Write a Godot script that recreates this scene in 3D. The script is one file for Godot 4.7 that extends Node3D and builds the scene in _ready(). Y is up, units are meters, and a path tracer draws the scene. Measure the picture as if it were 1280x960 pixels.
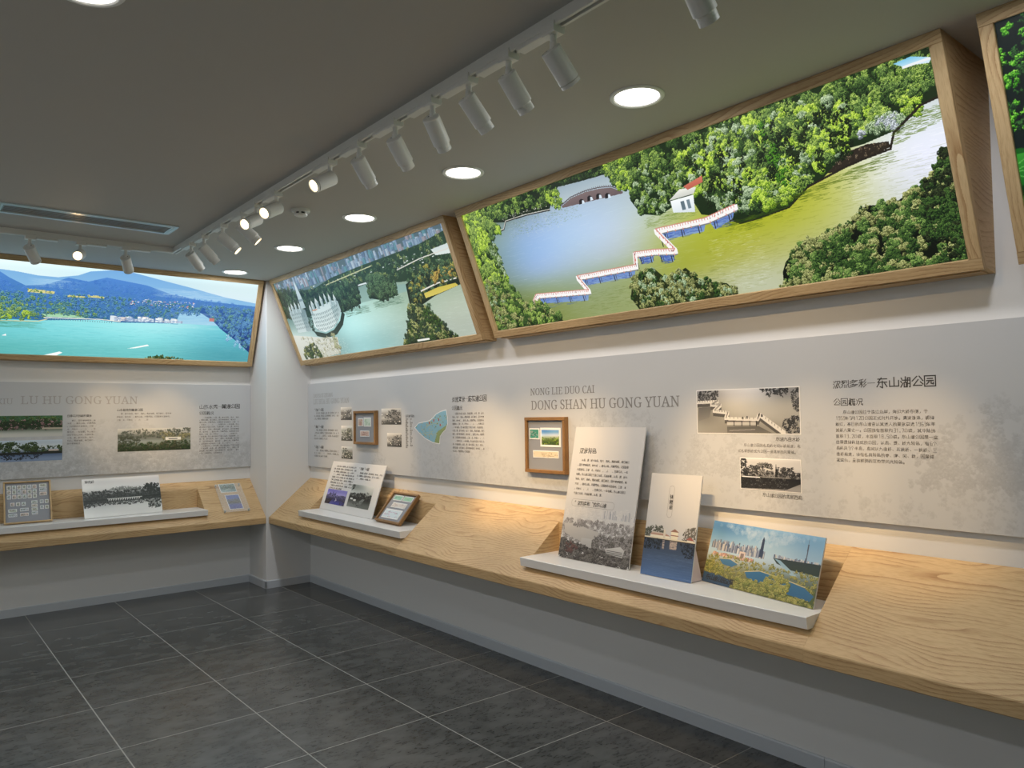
extends Node3D
# An exhibition room: a corner pillar, two display walls with tilted light boxes above and sloping oak counters below.
# Metres, y up. The pillar's free edge stands at x = 0, z = 0; one display wall lies at x = WR, the other at z = -WL.

const H := 2.62
const WR := 0.398
const WL := 0.386
const XMIN := -4.3
const ZMAX := 8.2

var M := {}
var taken := {}
var rng := RandomNumberGenerator.new()


func _ready():
	rng.seed = 7
	var cam := Camera3D.new()
	cam.name = "camera"
	cam.fov = 53.69
	cam.near = 0.05
	cam.position = Vector3(-2.49905, 1.43818, 6.34338)
	cam.rotation = Vector3(0.04093, -0.68861, -0.01397)
	add_child(cam)
	cam.current = true
	var we := WorldEnvironment.new()
	var env := Environment.new()
	env.background_mode = Environment.BG_COLOR
	env.background_color = Color.BLACK
	env.tonemap_mode = Environment.TONE_MAPPER_LINEAR
	env.tonemap_exposure = 1.12
	env.sdfgi_enabled = true
	env.ssao_enabled = true
	env.ssil_enabled = true
	we.environment = env
	we.name = "environment"
	add_child(we)
	make_materials()
	build_shell()
	build_floor()
	build_light_boxes()
	build_counters()
	build_panels()
	build_ceiling_fittings()
	build_trays_and_boards()


# ------------------------------------------------------------------ helpers
func numbered(called: String) -> String:
	var n: int = taken.get(called, 0)
	taken[called] = n + 1
	return called if n == 0 else "%s_%03d" % [called, n]


func thing(called: String, label: String, category: String, at := Vector3.ZERO, group := "") -> Node3D:
	var o := Node3D.new()
	o.name = numbered(called)
	o.position = at
	add_child(o)
	o.set_meta("label", label)
	o.set_meta("category", category)
	if group:
		o.set_meta("group", group)
	return o


func setting(called: String) -> Node3D:
	var o := Node3D.new()
	o.name = called
	add_child(o)
	o.set_meta("kind", "structure")
	return o


func fresh() -> SurfaceTool:
	var st := SurfaceTool.new()
	st.begin(Mesh.PRIMITIVE_TRIANGLES)
	return st


func part(called: String, st: SurfaceTool, m: Material, parent: Node3D) -> MeshInstance3D:
	var o := MeshInstance3D.new()
	o.name = called
	o.mesh = st.commit()
	o.material_override = m
	parent.add_child(o, true)
	return o


func tri(st: SurfaceTool, a: Vector3, b: Vector3, c: Vector3, n: Vector3, ua := Vector2.ZERO, ub := Vector2.ZERO, uc := Vector2.ZERO):
	if (b - a).cross(c - a).dot(n) > 0.0:
		var t := b
		b = c
		c = t
		var u := ub
		ub = uc
		uc = u
	for k in 3:
		st.set_normal(n)
		st.set_uv([ua, ub, uc][k])
		st.add_vertex([a, b, c][k])


func quad(st: SurfaceTool, a: Vector3, b: Vector3, c: Vector3, d: Vector3, n: Vector3, ua := Vector2(0, 0), ub := Vector2(1, 0), uc := Vector2(1, 1), ud := Vector2(0, 1)):
	tri(st, a, b, c, n, ua, ub, uc)
	tri(st, a, c, d, n, ua, uc, ud)


# a polygon in the (ex, ey) plane drawn out along ez from l0 to l1; uv in metres, u along the length
func prism(st: SurfaceTool, sec: PackedVector2Array, o: Vector3, ex: Vector3, ey: Vector3, ez: Vector3, l0: float, l1: float, shift := Vector2.ZERO):
	var area := 0.0
	for i in sec.size():
		area += sec[i].cross(sec[(i + 1) % sec.size()])
	var s := signf(area)
	var run := 0.0
	for i in sec.size():
		var a := sec[i]
		var b := sec[(i + 1) % sec.size()]
		var d := (b - a).normalized()
		var on := Vector2(d.y, -d.x) * s
		var n := (ex * on.x + ey * on.y).normalized()
		var pa := o + ex * a.x + ey * a.y
		var pb := o + ex * b.x + ey * b.y
		var w := (b - a).length()
		quad(st, pa + ez * l0, pa + ez * l1, pb + ez * l1, pb + ez * l0, n, Vector2(l0, run) + shift, Vector2(l1, run) + shift, Vector2(l1, run + w) + shift, Vector2(l0, run + w) + shift)
		run += w
	var idx := Geometry2D.triangulate_polygon(sec)
	for i in range(0, idx.size(), 3):
		for e in 2:
			var l := l0 if e == 0 else l1
			var p := []
			var u := []
			for k in 3:
				var q := sec[idx[i + k]]
				p.append(o + ex * q.x + ey * q.y + ez * l)
				u.append(q + shift)
			tri(st, p[0], p[1], p[2], ez * (-1.0 if e == 0 else 1.0), u[0], u[1], u[2])


func rect2(x0: float, y0: float, x1: float, y1: float, c := 0.0) -> PackedVector2Array:
	if c <= 0.0:
		return PackedVector2Array([Vector2(x0, y0), Vector2(x1, y0), Vector2(x1, y1), Vector2(x0, y1)])
	return PackedVector2Array([Vector2(x0 + c, y0), Vector2(x1 - c, y0), Vector2(x1, y0 + c), Vector2(x1, y1 - c), Vector2(x1 - c, y1), Vector2(x0 + c, y1), Vector2(x0, y1 - c), Vector2(x0, y0 + c)])


func box(st: SurfaceTool, a: Vector3, b: Vector3, c := 0.0):
	prism(st, rect2(a.x, a.y, b.x, b.y, c), Vector3.ZERO, Vector3.RIGHT, Vector3.UP, Vector3.BACK, a.z, b.z)


# a profile of (radius, height) turned round an axis
func lathe(st: SurfaceTool, prof: Array, o: Vector3, axis: Vector3, seg := 24):
	var side := axis.cross(Vector3.UP if absf(axis.y) < 0.9 else Vector3.RIGHT).normalized()
	var other := axis.cross(side).normalized()
	for i in prof.size() - 1:
		var a: Vector2 = prof[i]
		var b: Vector2 = prof[i + 1]
		var d := (b - a).normalized()
		var nn := Vector2(d.y, -d.x)
		for k in seg:
			var dirs := []
			for q in 2:
				var t := TAU * (k + q) / seg
				dirs.append(side * cos(t) + other * sin(t))
			var n0: Vector3 = (dirs[0] * nn.x + axis * nn.y)
			var n1: Vector3 = (dirs[1] * nn.x + axis * nn.y)
			var p := [o + dirs[0] * a.x + axis * a.y, o + dirs[1] * a.x + axis * a.y, o + dirs[1] * b.x + axis * b.y, o + dirs[0] * b.x + axis * b.y]
			var nr := [n0, n1, n1, n0]
			var order := [0, 1, 2, 0, 2, 3]
			if (p[1] - p[0]).cross(p[2] - p[0]).dot(n0) > 0.0 or (p[2] - p[0]).cross(p[3] - p[0]).dot(n0) > 0.0:
				order = [0, 2, 1, 0, 3, 2]
			for q in order:
				st.set_normal(nr[q])
				st.set_uv(Vector2.ZERO)
				st.add_vertex(p[q])


func mat(c: Color, rough := 0.6, tex: Texture2D = null, metal := 0.0) -> StandardMaterial3D:
	var m := StandardMaterial3D.new()
	m.albedo_color = c
	m.roughness = rough
	m.metallic = metal
	m.albedo_texture = tex
	return m


func rgb(r: float, g: float, b: float) -> Color:
	return Color(r / 255.0, g / 255.0, b / 255.0)


func tex(im: Image) -> ImageTexture:
	return ImageTexture.create_from_image(im)


func print_mat(im: Image, rough := 0.45) -> StandardMaterial3D:
	var m := mat(Color.WHITE, rough, tex(im))
	m.texture_repeat = false
	return m


func glow_mat(c: Color, energy: float, t: Texture2D = null) -> StandardMaterial3D:
	var m := mat(Color.BLACK, 0.35)
	m.emission_enabled = true
	m.emission_operator = BaseMaterial3D.EMISSION_OP_MULTIPLY
	m.emission = c
	m.emission_texture = t
	m.emission_energy_multiplier = energy
	m.texture_repeat = false
	return m


# ------------------------------------------------------------------ materials
func wood_image(sd: int) -> Image:
	# oak: growth rings drawn out along u, fine pores, broad tone drift; repeats along u
	var w := 1024
	var h := 512
	var im := Image.create_empty(w, h, false, Image.FORMAT_RGB8)
	var n1 := FastNoiseLite.new()
	n1.seed = sd
	n1.frequency = 1.0
	n1.fractal_octaves = 2
	var n2 := FastNoiseLite.new()
	n2.seed = sd + 5
	n2.frequency = 1.0
	n2.fractal_octaves = 1
	var pale := Vector3(204, 175, 130)
	var dark := Vector3(140, 100, 58)
	for x in w:
		var t := TAU * x / w
		var cx := cos(t)
		var sx := sin(t)
		for y in h:
			var v := float(y) / h
			var warp := n1.get_noise_3d(cx * 0.42, sx * 0.42, v * 1.5)
			var fine := n2.get_noise_3d(cx * 1.6 + 7.0, sx * 1.6, v * 9.0)
			var ring := v * 34.0 + warp * 6.0 + fine * 0.6
			var f := ring - floorf(ring)
			var g := pow(f, 4.0) * clampf(0.75 + fine, 0.2, 1.0)
			var pore := n2.get_noise_3d(cx * 9.0, sx * 9.0, v * 230.0)
			var k := clampf(g * 0.62 + maxf(0.0, pore) * 0.30, 0.0, 1.0)
			var c := pale.lerp(dark, k) * (1.0 + 0.07 * warp)
			im.set_pixel(x, y, Color(c.x / 255.0, c.y / 255.0, c.z / 255.0))
	return im


func tile_image() -> Image:
	var s := 1024
	var im := Image.create_empty(s, s, false, Image.FORMAT_RGB8)
	var a := FastNoiseLite.new()
	a.seed = 3
	a.frequency = 0.012
	a.fractal_octaves = 4
	var b := FastNoiseLite.new()
	b.seed = 11
	b.frequency = 0.05
	b.fractal_octaves = 3
	for y in s:
		for x in s:
			var m := a.get_noise_2d(x * 0.55, y)
			var d := b.get_noise_2d(x * 0.55, y * 1.6)
			var k := 86.0 + 16.0 * m
			if d > 0.16 and m < 0.2:
				k -= minf((d - 0.16) * 120.0, 22.0)
			im.set_pixel(x, y, Color(k * 0.985 / 255.0, k / 255.0, k * 0.985 / 255.0))
	return im


func make_materials():
	var wood := tex(wood_image(21))
	M.oak = mat(Color(1, 1, 1), 0.5, wood)
	M.oak.uv1_scale = Vector3(1.0 / 2.4, 1.0 / 0.62, 1)
	M.wall = mat(rgb(226, 226, 224), 0.75)
	M.ceiling = mat(rgb(188, 186, 181), 0.8)
	M.pillar = mat(rgb(228, 228, 226), 0.6)
	M.skirting = mat(rgb(196, 202, 208), 0.35)
	M.grout = mat(rgb(158, 158, 152), 0.8)
	M.tile = mat(Color.WHITE, 0.26, tex(tile_image()))
	M.white = mat(rgb(232, 232, 230), 0.4)
	M.tray = mat(rgb(233, 233, 231), 0.3)
	M.foam = mat(rgb(222, 221, 218), 0.6)
	M.fitting = mat(rgb(222, 221, 216), 0.42)
	M.black = mat(rgb(20, 20, 20), 0.5)
	M.vent_dark = mat(rgb(142, 136, 128), 0.35)
	M.vent_frame = mat(rgb(206, 214, 218), 0.3)
	M.metal = mat(rgb(190, 200, 206), 0.28, null, 0.75)
	M.ink = mat(rgb(62, 60, 58), 0.7)
	M.ink_title = mat(rgb(134, 132, 130), 0.7)
	M.ink_pale = mat(rgb(174, 172, 170), 0.7)
	M.ink_soft = mat(rgb(96, 93, 90), 0.7)
	M.white_ink = mat(rgb(240, 240, 238), 0.6)
	M.frame_oak = mat(rgb(190, 168, 140), 0.45, wood)
	M.frame_oak.uv1_scale = Vector3(1.0 / 0.8, 1.0 / 0.3, 1)
	M.frame_grey = mat(rgb(146, 149, 155), 0.7)
	M.lamp = glow_mat(rgb(255, 250, 242), 6.0)
	M.spot_lens = glow_mat(rgb(255, 226, 178), 5.0)
	M.acrylic = mat(Color(0.95, 0.97, 0.98, 0.12), 0.05)
	M.acrylic.transparency = BaseMaterial3D.TRANSPARENCY_ALPHA
	M.pink = mat(rgb(226, 208, 208), 0.6)


# ------------------------------------------------------------------ room shell
func build_shell():
	var t := 0.12
	var st := fresh()
	box(st, Vector3(WR, 0, -WL), Vector3(WR + t, H, ZMAX))
	var o := setting("wall_right")
	part("plaster", st, M.wall, o)
	st = fresh()
	box(st, Vector3(XMIN, 0, -WL - t), Vector3(WR + t, H, -WL))
	o = setting("wall_left")
	part("plaster", st, M.wall, o)
	st = fresh()
	box(st, Vector3(XMIN, 0, ZMAX), Vector3(WR + t, H, ZMAX + t))
	o = setting("wall_back")
	part("plaster", st, M.wall, o)
	st = fresh()
	box(st, Vector3(XMIN - t, 0, -WL - t), Vector3(XMIN, H, ZMAX + t))
	o = setting("wall_far")
	part("plaster", st, M.wall, o)
	st = fresh()
	box(st, Vector3(XMIN - t, H, -WL - t), Vector3(WR + t, H + t, ZMAX + t))
	o = setting("ceiling")
	part("ceiling_board", st, M.ceiling, o)
	# corner pillar with a finely eased edge
	st = fresh()
	var c := 0.003
	prism(st, PackedVector2Array([Vector2(0, -c), Vector2(0, -WL), Vector2(WR, -WL), Vector2(WR, 0), Vector2(c, 0)]), Vector3.ZERO, Vector3.RIGHT, Vector3.BACK, Vector3.UP, 0.0, H)
	o = setting("pillar")
	part("plaster", st, M.pillar, o)
	# skirting boards with a small top bead
	var sk := PackedVector2Array([Vector2(0, 0), Vector2(0.012, 0), Vector2(0.012, 0.058), Vector2(0.008, 0.064), Vector2(0, 0.064)])
	st = fresh()
	for seg in [[0.012, 2.35], [2.352, 4.75], [4.752, ZMAX]]:
		prism(st, sk, Vector3(WR, 0, 0), Vector3.LEFT, Vector3.UP, Vector3.BACK, seg[0], seg[1])
	o = setting("baseboard_right")
	part("skirting", st, M.skirting, o)
	st = fresh()
	prism(st, sk, Vector3(0, 0, -WL), Vector3.BACK, Vector3.UP, Vector3.LEFT, 0.012, 2.4)
	prism(st, sk, Vector3(0, 0, -WL), Vector3.BACK, Vector3.UP, Vector3.LEFT, 2.402, -XMIN)
	o = setting("baseboard_left")
	part("skirting", st, M.skirting, o)
	st = fresh()
	prism(st, sk, Vector3(0, 0, 0), Vector3.BACK, Vector3.UP, Vector3.RIGHT, -0.012, WR)
	prism(st, sk, Vector3(0, 0, 0), Vector3.LEFT, Vector3.UP, Vector3.FORWARD, -0.012, WL)
	o = setting("baseboard_pillar")
	part("skirting", st, M.skirting, o)


func build_floor():
	var o := setting("floor")
	var st := fresh()
	box(st, Vector3(XMIN - 0.12, -0.1, -WL - 0.12), Vector3(WR + 0.12, -0.0006, ZMAX + 0.12))
	part("grout_bed", st, M.grout, o)
	var gx := [WR]
	var x := 0.122
	while x > XMIN:
		gx.append(x)
		x -= 0.603
	gx.append(XMIN)
	var gz := [-WL]
	var z := 0.221
	while z < ZMAX:
		gz.append(z)
		z += 0.6
	gz.append(ZMAX)
	var made := {}
	var j := 0.0016
	var e := 0.0015
	for i in gx.size() - 1:
		for k in gz.size() - 1:
			var sx: float = gx[i] - gx[i + 1]
			var sz: float = gz[k + 1] - gz[k]
			var v := rng.randi() % 6
			var key := "%.3f %.3f %d" % [sx, sz, v]
			if not made.has(key):
				st = fresh()
				var hx := sx / 2 - j
				var hz := sz / 2 - j
				var off := Vector2(v * 0.377, v * v * 0.211)
				var sgn := -1.0 if v % 2 else 1.0
				var top := []
				var low := []
				for q in [Vector2(-1, -1), Vector2(1, -1), Vector2(1, 1), Vector2(-1, 1)]:
					top.append(Vector3(q.x * (hx - e), 0, q.y * (hz - e)))
					low.append(Vector3(q.x * hx, -0.004, q.y * hz))
				var uv := func(p: Vector3): return (Vector2(p.x, p.z) * sgn) / 1.5 + off
				quad(st, top[0], top[1], top[2], top[3], Vector3.UP, uv.call(top[0]), uv.call(top[1]), uv.call(top[2]), uv.call(top[3]))
				for q in 4:
					var n: Vector3 = (top[q] + top[(q + 1) % 4]).normalized()
					quad(st, top[q], top[(q + 1) % 4], low[(q + 1) % 4], low[q], (n + Vector3.UP).normalized(), uv.call(top[q]), uv.call(top[(q + 1) % 4]), uv.call(top[(q + 1) % 4]), uv.call(top[q]))
				made[key] = st.commit()
			var t := MeshInstance3D.new()
			t.name = "tile"
			t.mesh = made[key]
			t.material_override = M.tile
			t.position = Vector3((gx[i] + gx[i + 1]) / 2, 0, (gz[k] + gz[k + 1]) / 2)
			o.add_child(t, true)


# ------------------------------------------------------------------ light boxes and counters
# Each wall has its own axes: sx from the pillar face into the wall, y up, l along the wall away from the pillar.
func axes(left: bool) -> Array:
	if left:
		return [Vector3(0, 0, 0.012), Vector3.FORWARD, Vector3.UP, Vector3.LEFT]
	return [Vector3.ZERO, Vector3.RIGHT, Vector3.UP, Vector3.BACK]


func light_box(label: String, left: bool, l0: float, l1: float, im: Image, energy: float):
	var a := axes(left)
	var o := thing("light_box", label, "light box")
	var eo: Vector3 = a[0]
	var ex: Vector3 = a[1]
	var ey: Vector3 = a[2]
	var ez: Vector3 = a[3]
	var tf := Vector2(0.003, H - 0.001)
	var bf := Vector2(0.29, 1.896)
	var down := (bf - tf).normalized()
	var out := Vector2(down.y, -down.x)
	if out.x > 0:
		out = -out
	var len := (bf - tf).length()
	var back := -out
	# sides, in oak with upright grain
	for e in [[l0, l0 + 0.02], [l1 - 0.02, l1]]:
		var st := fresh()
		var sec := PackedVector2Array([tf + back * 0.03, bf + back * 0.03, Vector2(WR - 0.001, 1.896), Vector2(WR - 0.001, H - 0.001)])
		prism(st, sec, eo, ex, ey, ez, e[0], e[1])
		part("side_panel", st, M.oak, o)
	var sb := fresh()
	prism(sb, rect2(bf.x + 0.03, 1.896, WR - 0.001, 1.914), eo, ex, ey, ez, l0 + 0.02, l1 - 0.02)
	part("bottom_panel", sb, M.oak, o)
	# frame rails along the top and bottom, stiles down the ends
	var fw := 0.041
	var ch := 0.002
	var fo := eo + ex * tf.x + ey * tf.y
	var fd := ex * down.x + ey * down.y
	var fn := ex * out.x + ey * out.y
	for e in [[0.0, fw], [len - fw, len]]:
		var st := fresh()
		prism(st, PackedVector2Array([Vector2(e[0], -0.03), Vector2(e[0], -ch), Vector2(e[0] + ch, 0), Vector2(e[1] - ch, 0), Vector2(e[1], -ch), Vector2(e[1], -0.03)]), fo, fd, fn, ez, l0, l1, Vector2(rng.randf(), rng.randf()))
		part("frame_rail", st, M.oak, o)
	for e in [[l0, l0 + fw], [l1 - fw, l1]]:
		var st := fresh()
		prism(st, PackedVector2Array([Vector2(e[0], -0.03), Vector2(e[0], -ch), Vector2(e[0] + ch, 0.0004), Vector2(e[1] - ch, 0.0004), Vector2(e[1], -ch), Vector2(e[1], -0.03)]), fo, ez, fn, fd, fw, len - fw, Vector2(rng.randf(), rng.randf()))
		part("frame_stile", st, M.oak, o)
	# the glowing picture
	var st := fresh()
	var d0 := fw - 0.004
	var d1 := len - fw + 0.004
	var p := []
	var ends := [l1 - fw + 0.004, l0 + fw - 0.004] if left else [l0 + fw - 0.004, l1 - fw + 0.004]
	for q in [[ends[0], d0], [ends[1], d0], [ends[1], d1], [ends[0], d1]]:
		p.append(fo + ez * q[0] + fd * q[1] - fn * 0.012)
	quad(st, p[0], p[1], p[2], p[3], fn)
	part("picture_screen", st, glow_mat(Color.WHITE, energy, tex(im)), o)
	# its light, set just in front of the glowing face
	var al := AreaLight3D.new()
	al.name = "screen_light"
	al.area_size = Vector2(absf(l1 - l0) - 2 * fw, len - 2 * fw)
	al.area_normalize_energy = true
	var mid := (p[0] + p[2]) / 2.0 as Vector3
	al.light_color = mean_colour(im)
	al.light_energy = 0.10
	al.area_range = 12.0
	al.shadow_enabled = true
	o.add_child(al)
	var right := (p[1] - p[0]).normalized() as Vector3
	var zz := -fn
	al.transform = Transform3D(Basis(right, zz.cross(right), zz), mid + fn * 0.016)


func mean_colour(im: Image) -> Color:
	var s: Image = im.duplicate()
	s.resize(1, 1, Image.INTERPOLATE_LANCZOS)
	var c := s.get_pixel(0, 0)
	var k := maxf(c.r, maxf(c.g, c.b))
	return Color(c.r / k, c.g / k, c.b / k)


func build_light_boxes():
	light_box("oak light box showing zigzag red bridge, island trees and yellow-green lake", false, 2.80, 5.415, picture_zigzag_lake(), 1.0)
	light_box("oak light box showing white castle by lake with city towers behind", false, 0.048, 2.68, picture_castle_lake(), 1.0)
	light_box("oak light box showing broad turquoise lake below hazy blue hills", true, 0.022, 2.66, picture_hill_lake(), 1.0)
	light_box("oak light box showing big lotus leaves and bright green foliage", false, 5.515, 8.1, picture_lotus(), 1.0)


func slope_y(sx: float) -> float:
	return 0.597 + (sx - 0.02) * (0.911 - 0.597) / (0.398 - 0.02)


func counter(label: String, left: bool, niches: Array, stop: float):
	var a := axes(left)
	var o := thing("display_counter", label, "counter")
	var spans := []
	var l := 0.001
	for nn in niches:
		spans.append([l, nn[0]])
		l = nn[1]
	spans.append([l, stop])
	var c := 0.003
	var wr := WR - 0.001
	for s in spans:
		var st := fresh()
		prism(st, PackedVector2Array([Vector2(0.05, 0.545), Vector2(0.02 + c, 0.545), Vector2(0.02, 0.545 + c), Vector2(0.02, 0.597 - c), Vector2(0.02 + c * 0.7, slope_y(0.02 + c * 0.7)), Vector2(wr, slope_y(wr)), Vector2(wr, 0.85)]), a[0], a[1], a[2], a[3], s[0], s[1], Vector2(rng.randf(), 0.11))
		part("top_panel", st, M.oak, o)
	for nn in niches:
		var off := Vector2(rng.randf(), rng.randf())
		var st := fresh()
		prism(st, PackedVector2Array([Vector2(0.06, 0.545), Vector2(0.02 + c, 0.545), Vector2(0.02, 0.545 + c), Vector2(0.02, 0.597 - c), Vector2(0.02 + c * 0.7, slope_y(0.02 + c * 0.7)), Vector2(0.088, 0.654), Vector2(0.33, 0.654), Vector2(0.33, 0.63)]), a[0], a[1], a[2], a[3], nn[0] + 0.0005, nn[1] - 0.0005, off)
		part("front_lip", st, M.oak, o)
		st = fresh()
		prism(st, PackedVector2Array([Vector2(wr, 0.66), Vector2(wr, slope_y(wr)), Vector2(0.332, slope_y(0.332)), Vector2(0.33, 0.849), Vector2(0.33, 0.66)]), a[0], a[1], a[2], a[3], nn[0] + 0.0005, nn[1] - 0.0005, off + Vector2(0.3, 0.2))
		part("back_strip", st, M.oak, o)
		for e in [[nn[0] - 0.012, nn[0] + 0.0008], [nn[1] - 0.0008, nn[1] + 0.012]]:
			st = fresh()
			prism(st, PackedVector2Array([Vector2(0.088, 0.64), Vector2(0.088, slope_y(0.088) - 0.002), Vector2(0.33, slope_y(0.33) - 0.002), Vector2(0.33, 0.64)]), a[0], a[1], a[2], a[3], e[0], e[1])
			part("niche_side", st, M.oak, o)


func build_counters():
	counter("long sloping oak counter under the zigzag bridge and castle pictures", false, [[0.53, 2.09], [3.29, 4.885]], 8.15)
	counter("sloping oak counter under the turquoise lake picture", true, [[0.47, 2.15]], 2.7)


# ------------------------------------------------------------------ printed and back-lit pictures
class Pic:
	var im: Image
	var r := RandomNumberGenerator.new()
	var w: int
	var h: int
	static var brushes := {}

	func _init(ww: int, hh: int, sd: int, c := Color.WHITE):
		w = ww
		h = hh
		im = Image.create_empty(w, h, false, Image.FORMAT_RGBA8)
		im.fill(c)
		r.seed = sd

	static func k(v: Array) -> Color:
		return Color(v[0] / 255.0, v[1] / 255.0, v[2] / 255.0)

	# a coarse grid of colours blended smoothly over the whole picture
	func grid(rows: Array):
		var g := Image.create_empty(rows[0].size(), rows.size(), false, Image.FORMAT_RGBA8)
		for y in rows.size():
			for x in rows[0].size():
				g.set_pixel(x, y, k(rows[y][x]))
		g.resize(w, h, Image.INTERPOLATE_CUBIC)
		im = g

	static func pts(a: Array) -> PackedVector2Array:
		var o := PackedVector2Array()
		for i in range(0, a.size(), 2):
			o.append(Vector2(a[i], a[i + 1]))
		return o

	func poly(a: Array, c0: Array, c1 := []):
		var p := pts(a)
		var lo := 1e9
		var hi := -1e9
		for q in p:
			lo = minf(lo, q.y)
			hi = maxf(hi, q.y)
		for y in range(maxi(0, int(lo)), mini(h, int(hi) + 1)):
			var xs := []
			for i in p.size():
				var q := p[i]
				var s := p[(i + 1) % p.size()]
				if (q.y <= y + 0.5) != (s.y <= y + 0.5):
					xs.append(q.x + (y + 0.5 - q.y) / (s.y - q.y) * (s.x - q.x))
			xs.sort()
			var c := k(c0)
			if c1.size():
				c = c.lerp(k(c1), (y - lo) / maxf(1.0, hi - lo))
			for i in range(0, xs.size() - 1, 2):
				var x0 := int(round(xs[i]))
				var x1 := int(round(xs[i + 1]))
				if x1 > x0:
					im.fill_rect(Rect2i(x0, y, x1 - x0, 1), c)

	func rect(x: float, y: float, ww: float, hh: float, c: Array):
		im.fill_rect(Rect2i(int(x), int(y), maxi(1, int(ww)), maxi(1, int(hh))), k(c))

	# a round clump of dabs: dark below, mid, light on top
	static func brush(size: int, dark: Array, mid: Array, light: Array, v: int, soft := 1.0) -> Image:
		var key := "%d%s%s%s%d%.2f" % [size, dark, mid, light, v, soft]
		if brushes.has(key):
			return brushes[key]
		var b := Image.create_empty(size, size, false, Image.FORMAT_RGBA8)
		b.fill(Color(0, 0, 0, 0))
		var rr := RandomNumberGenerator.new()
		rr.seed = hash(key)
		var subs := []
		for q in maxi(5, size / 2):
			var a := rr.randf() * TAU
			subs.append(Vector3(cos(a), sin(a) * 0.92, 0) * sqrt(rr.randf()) * 0.74 + Vector3(0, 0, rr.randf_range(0.16, 0.34)))
		subs.sort_custom(func(u, v2): return u.y < v2.y)
		for s in subs:
			for i in int(size * size * s.z * s.z * 1.5) + 3:
				var a := rr.randf() * TAU
				var e := Vector2(cos(a), sin(a)) * sqrt(rr.randf())
				var p: Vector2 = Vector2(s.x, s.y) + e * s.z
				var up: float = -e.y * 0.62 - e.x * 0.25 - p.y * 0.28 + rr.randf_range(-0.75, 0.75)
				var c := k(mid)
				if up > 0.1:
					c = k(mid).lerp(k(light), minf(1.0, (up - 0.1) * 1.15))
				else:
					c = k(mid).lerp(k(dark), minf(1.0, (0.1 - up) * 1.7))
				c.a = soft
				var q := Vector2i((p * 0.5 + Vector2(0.5, 0.5)) * (size - 1))
				if q.x >= 0 and q.y >= 0 and q.x < size and q.y < size:
					b.set_pixelv(q, c)
		brushes[key] = b
		return b

	func leaf(a: Array, n: int, s0: int, s1: int, pals: Array, soft := 1.0):
		var p := pts(a)
		var lo := p[0]
		var hi := p[0]
		for q in p:
			lo = lo.min(q)
			hi = hi.max(q)
		var spots := []
		var tries := 0
		while spots.size() < n and tries < n * 12:
			tries += 1
			var q := Vector2(r.randf_range(lo.x, hi.x), r.randf_range(lo.y, hi.y))
			if Geometry2D.is_point_in_polygon(q, p):
				spots.append(q)
		spots.sort_custom(func(u, v): return u.y < v.y)
		for q in spots:
			var pl: Array = pals[r.randi() % pals.size()]
			var s: int = s0 + int((s1 - s0) * (r.randi() % 3) / 2.0)
			var b := brush(s, pl[0], pl[1], pl[2], r.randi() % 6, soft)
			im.blend_rect(b, Rect2i(0, 0, s, s), Vector2i(q) - Vector2i(s / 2, s / 2))

	func line(a: Array, wd: float, c: Array):
		var p := pts(a)
		for i in p.size() - 1:
			var n := int((p[i + 1] - p[i]).length()) + 1
			for s in n + 1:
				var q := p[i].lerp(p[i + 1], float(s) / n)
				im.fill_rect(Rect2i(int(q.x - wd / 2), int(q.y - wd / 2), maxi(1, int(round(wd))), maxi(1, int(round(wd)))), k(c))

	func streaks(x0: float, y0: float, x1: float, y1: float, n: int, c: Array, alpha: float, l0: int, l1: int):
		var col := k(c)
		col.a = alpha
		for i in n:
			var l := r.randi_range(l0, l1)
			var b := Image.create_empty(l, 1, false, Image.FORMAT_RGBA8)
			b.fill(col)
			im.blend_rect(b, Rect2i(0, 0, l, 1), Vector2i(int(r.randf_range(x0, x1)), int(r.randf_range(y0, y1))))

	func towers(x0: float, x1: float, base: Callable, n: int, h0: float, h1: float, w0: float, w1: float, cols: Array, dots := true):
		for i in n:
			var x := r.randf_range(x0, x1)
			var ww := r.randf_range(w0, w1)
			var hh := r.randf_range(h0, h1)
			var y: float = base.call(x)
			var c: Array = cols[r.randi() % cols.size()]
			rect(x, y - hh, ww, hh, c)
			rect(x + ww * 0.65, y - hh, ww * 0.35, hh, [c[0] * 0.8, c[1] * 0.82, c[2] * 0.86])
			if dots and ww > 5:
				for yy in range(int(y - hh) + 2, int(y), 4):
					for xx in range(int(x) + 1, int(x + ww) - 1, 3):
						im.set_pixel(clampi(xx, 0, w - 1), clampi(yy, 0, h - 1), k([c[0] * 0.72, c[1] * 0.76, c[2] * 0.82]))

	func grey(tint := [1.0, 0.97, 0.9]):
		for y in h:
			for x in w:
				var l := im.get_pixel(x, y).get_luminance()
				im.set_pixel(x, y, Color(l * tint[0], l * tint[1], l * tint[2]))


const G_SUN := [[16, 36, 12], [70, 108, 32], [194, 212, 114]]
const G_MID := [[12, 28, 12], [54, 86, 36], [150, 178, 92]]
const G_DARK := [[6, 16, 8], [24, 48, 20], [84, 116, 52]]
const G_PALE := [[40, 58, 40], [112, 140, 96], [214, 228, 192]]
const G_OLIVE := [[16, 22, 10], [74, 84, 36], [206, 206, 140]]
const G_YEL := [[50, 84, 14], [136, 176, 40], [220, 236, 110]]


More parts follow.
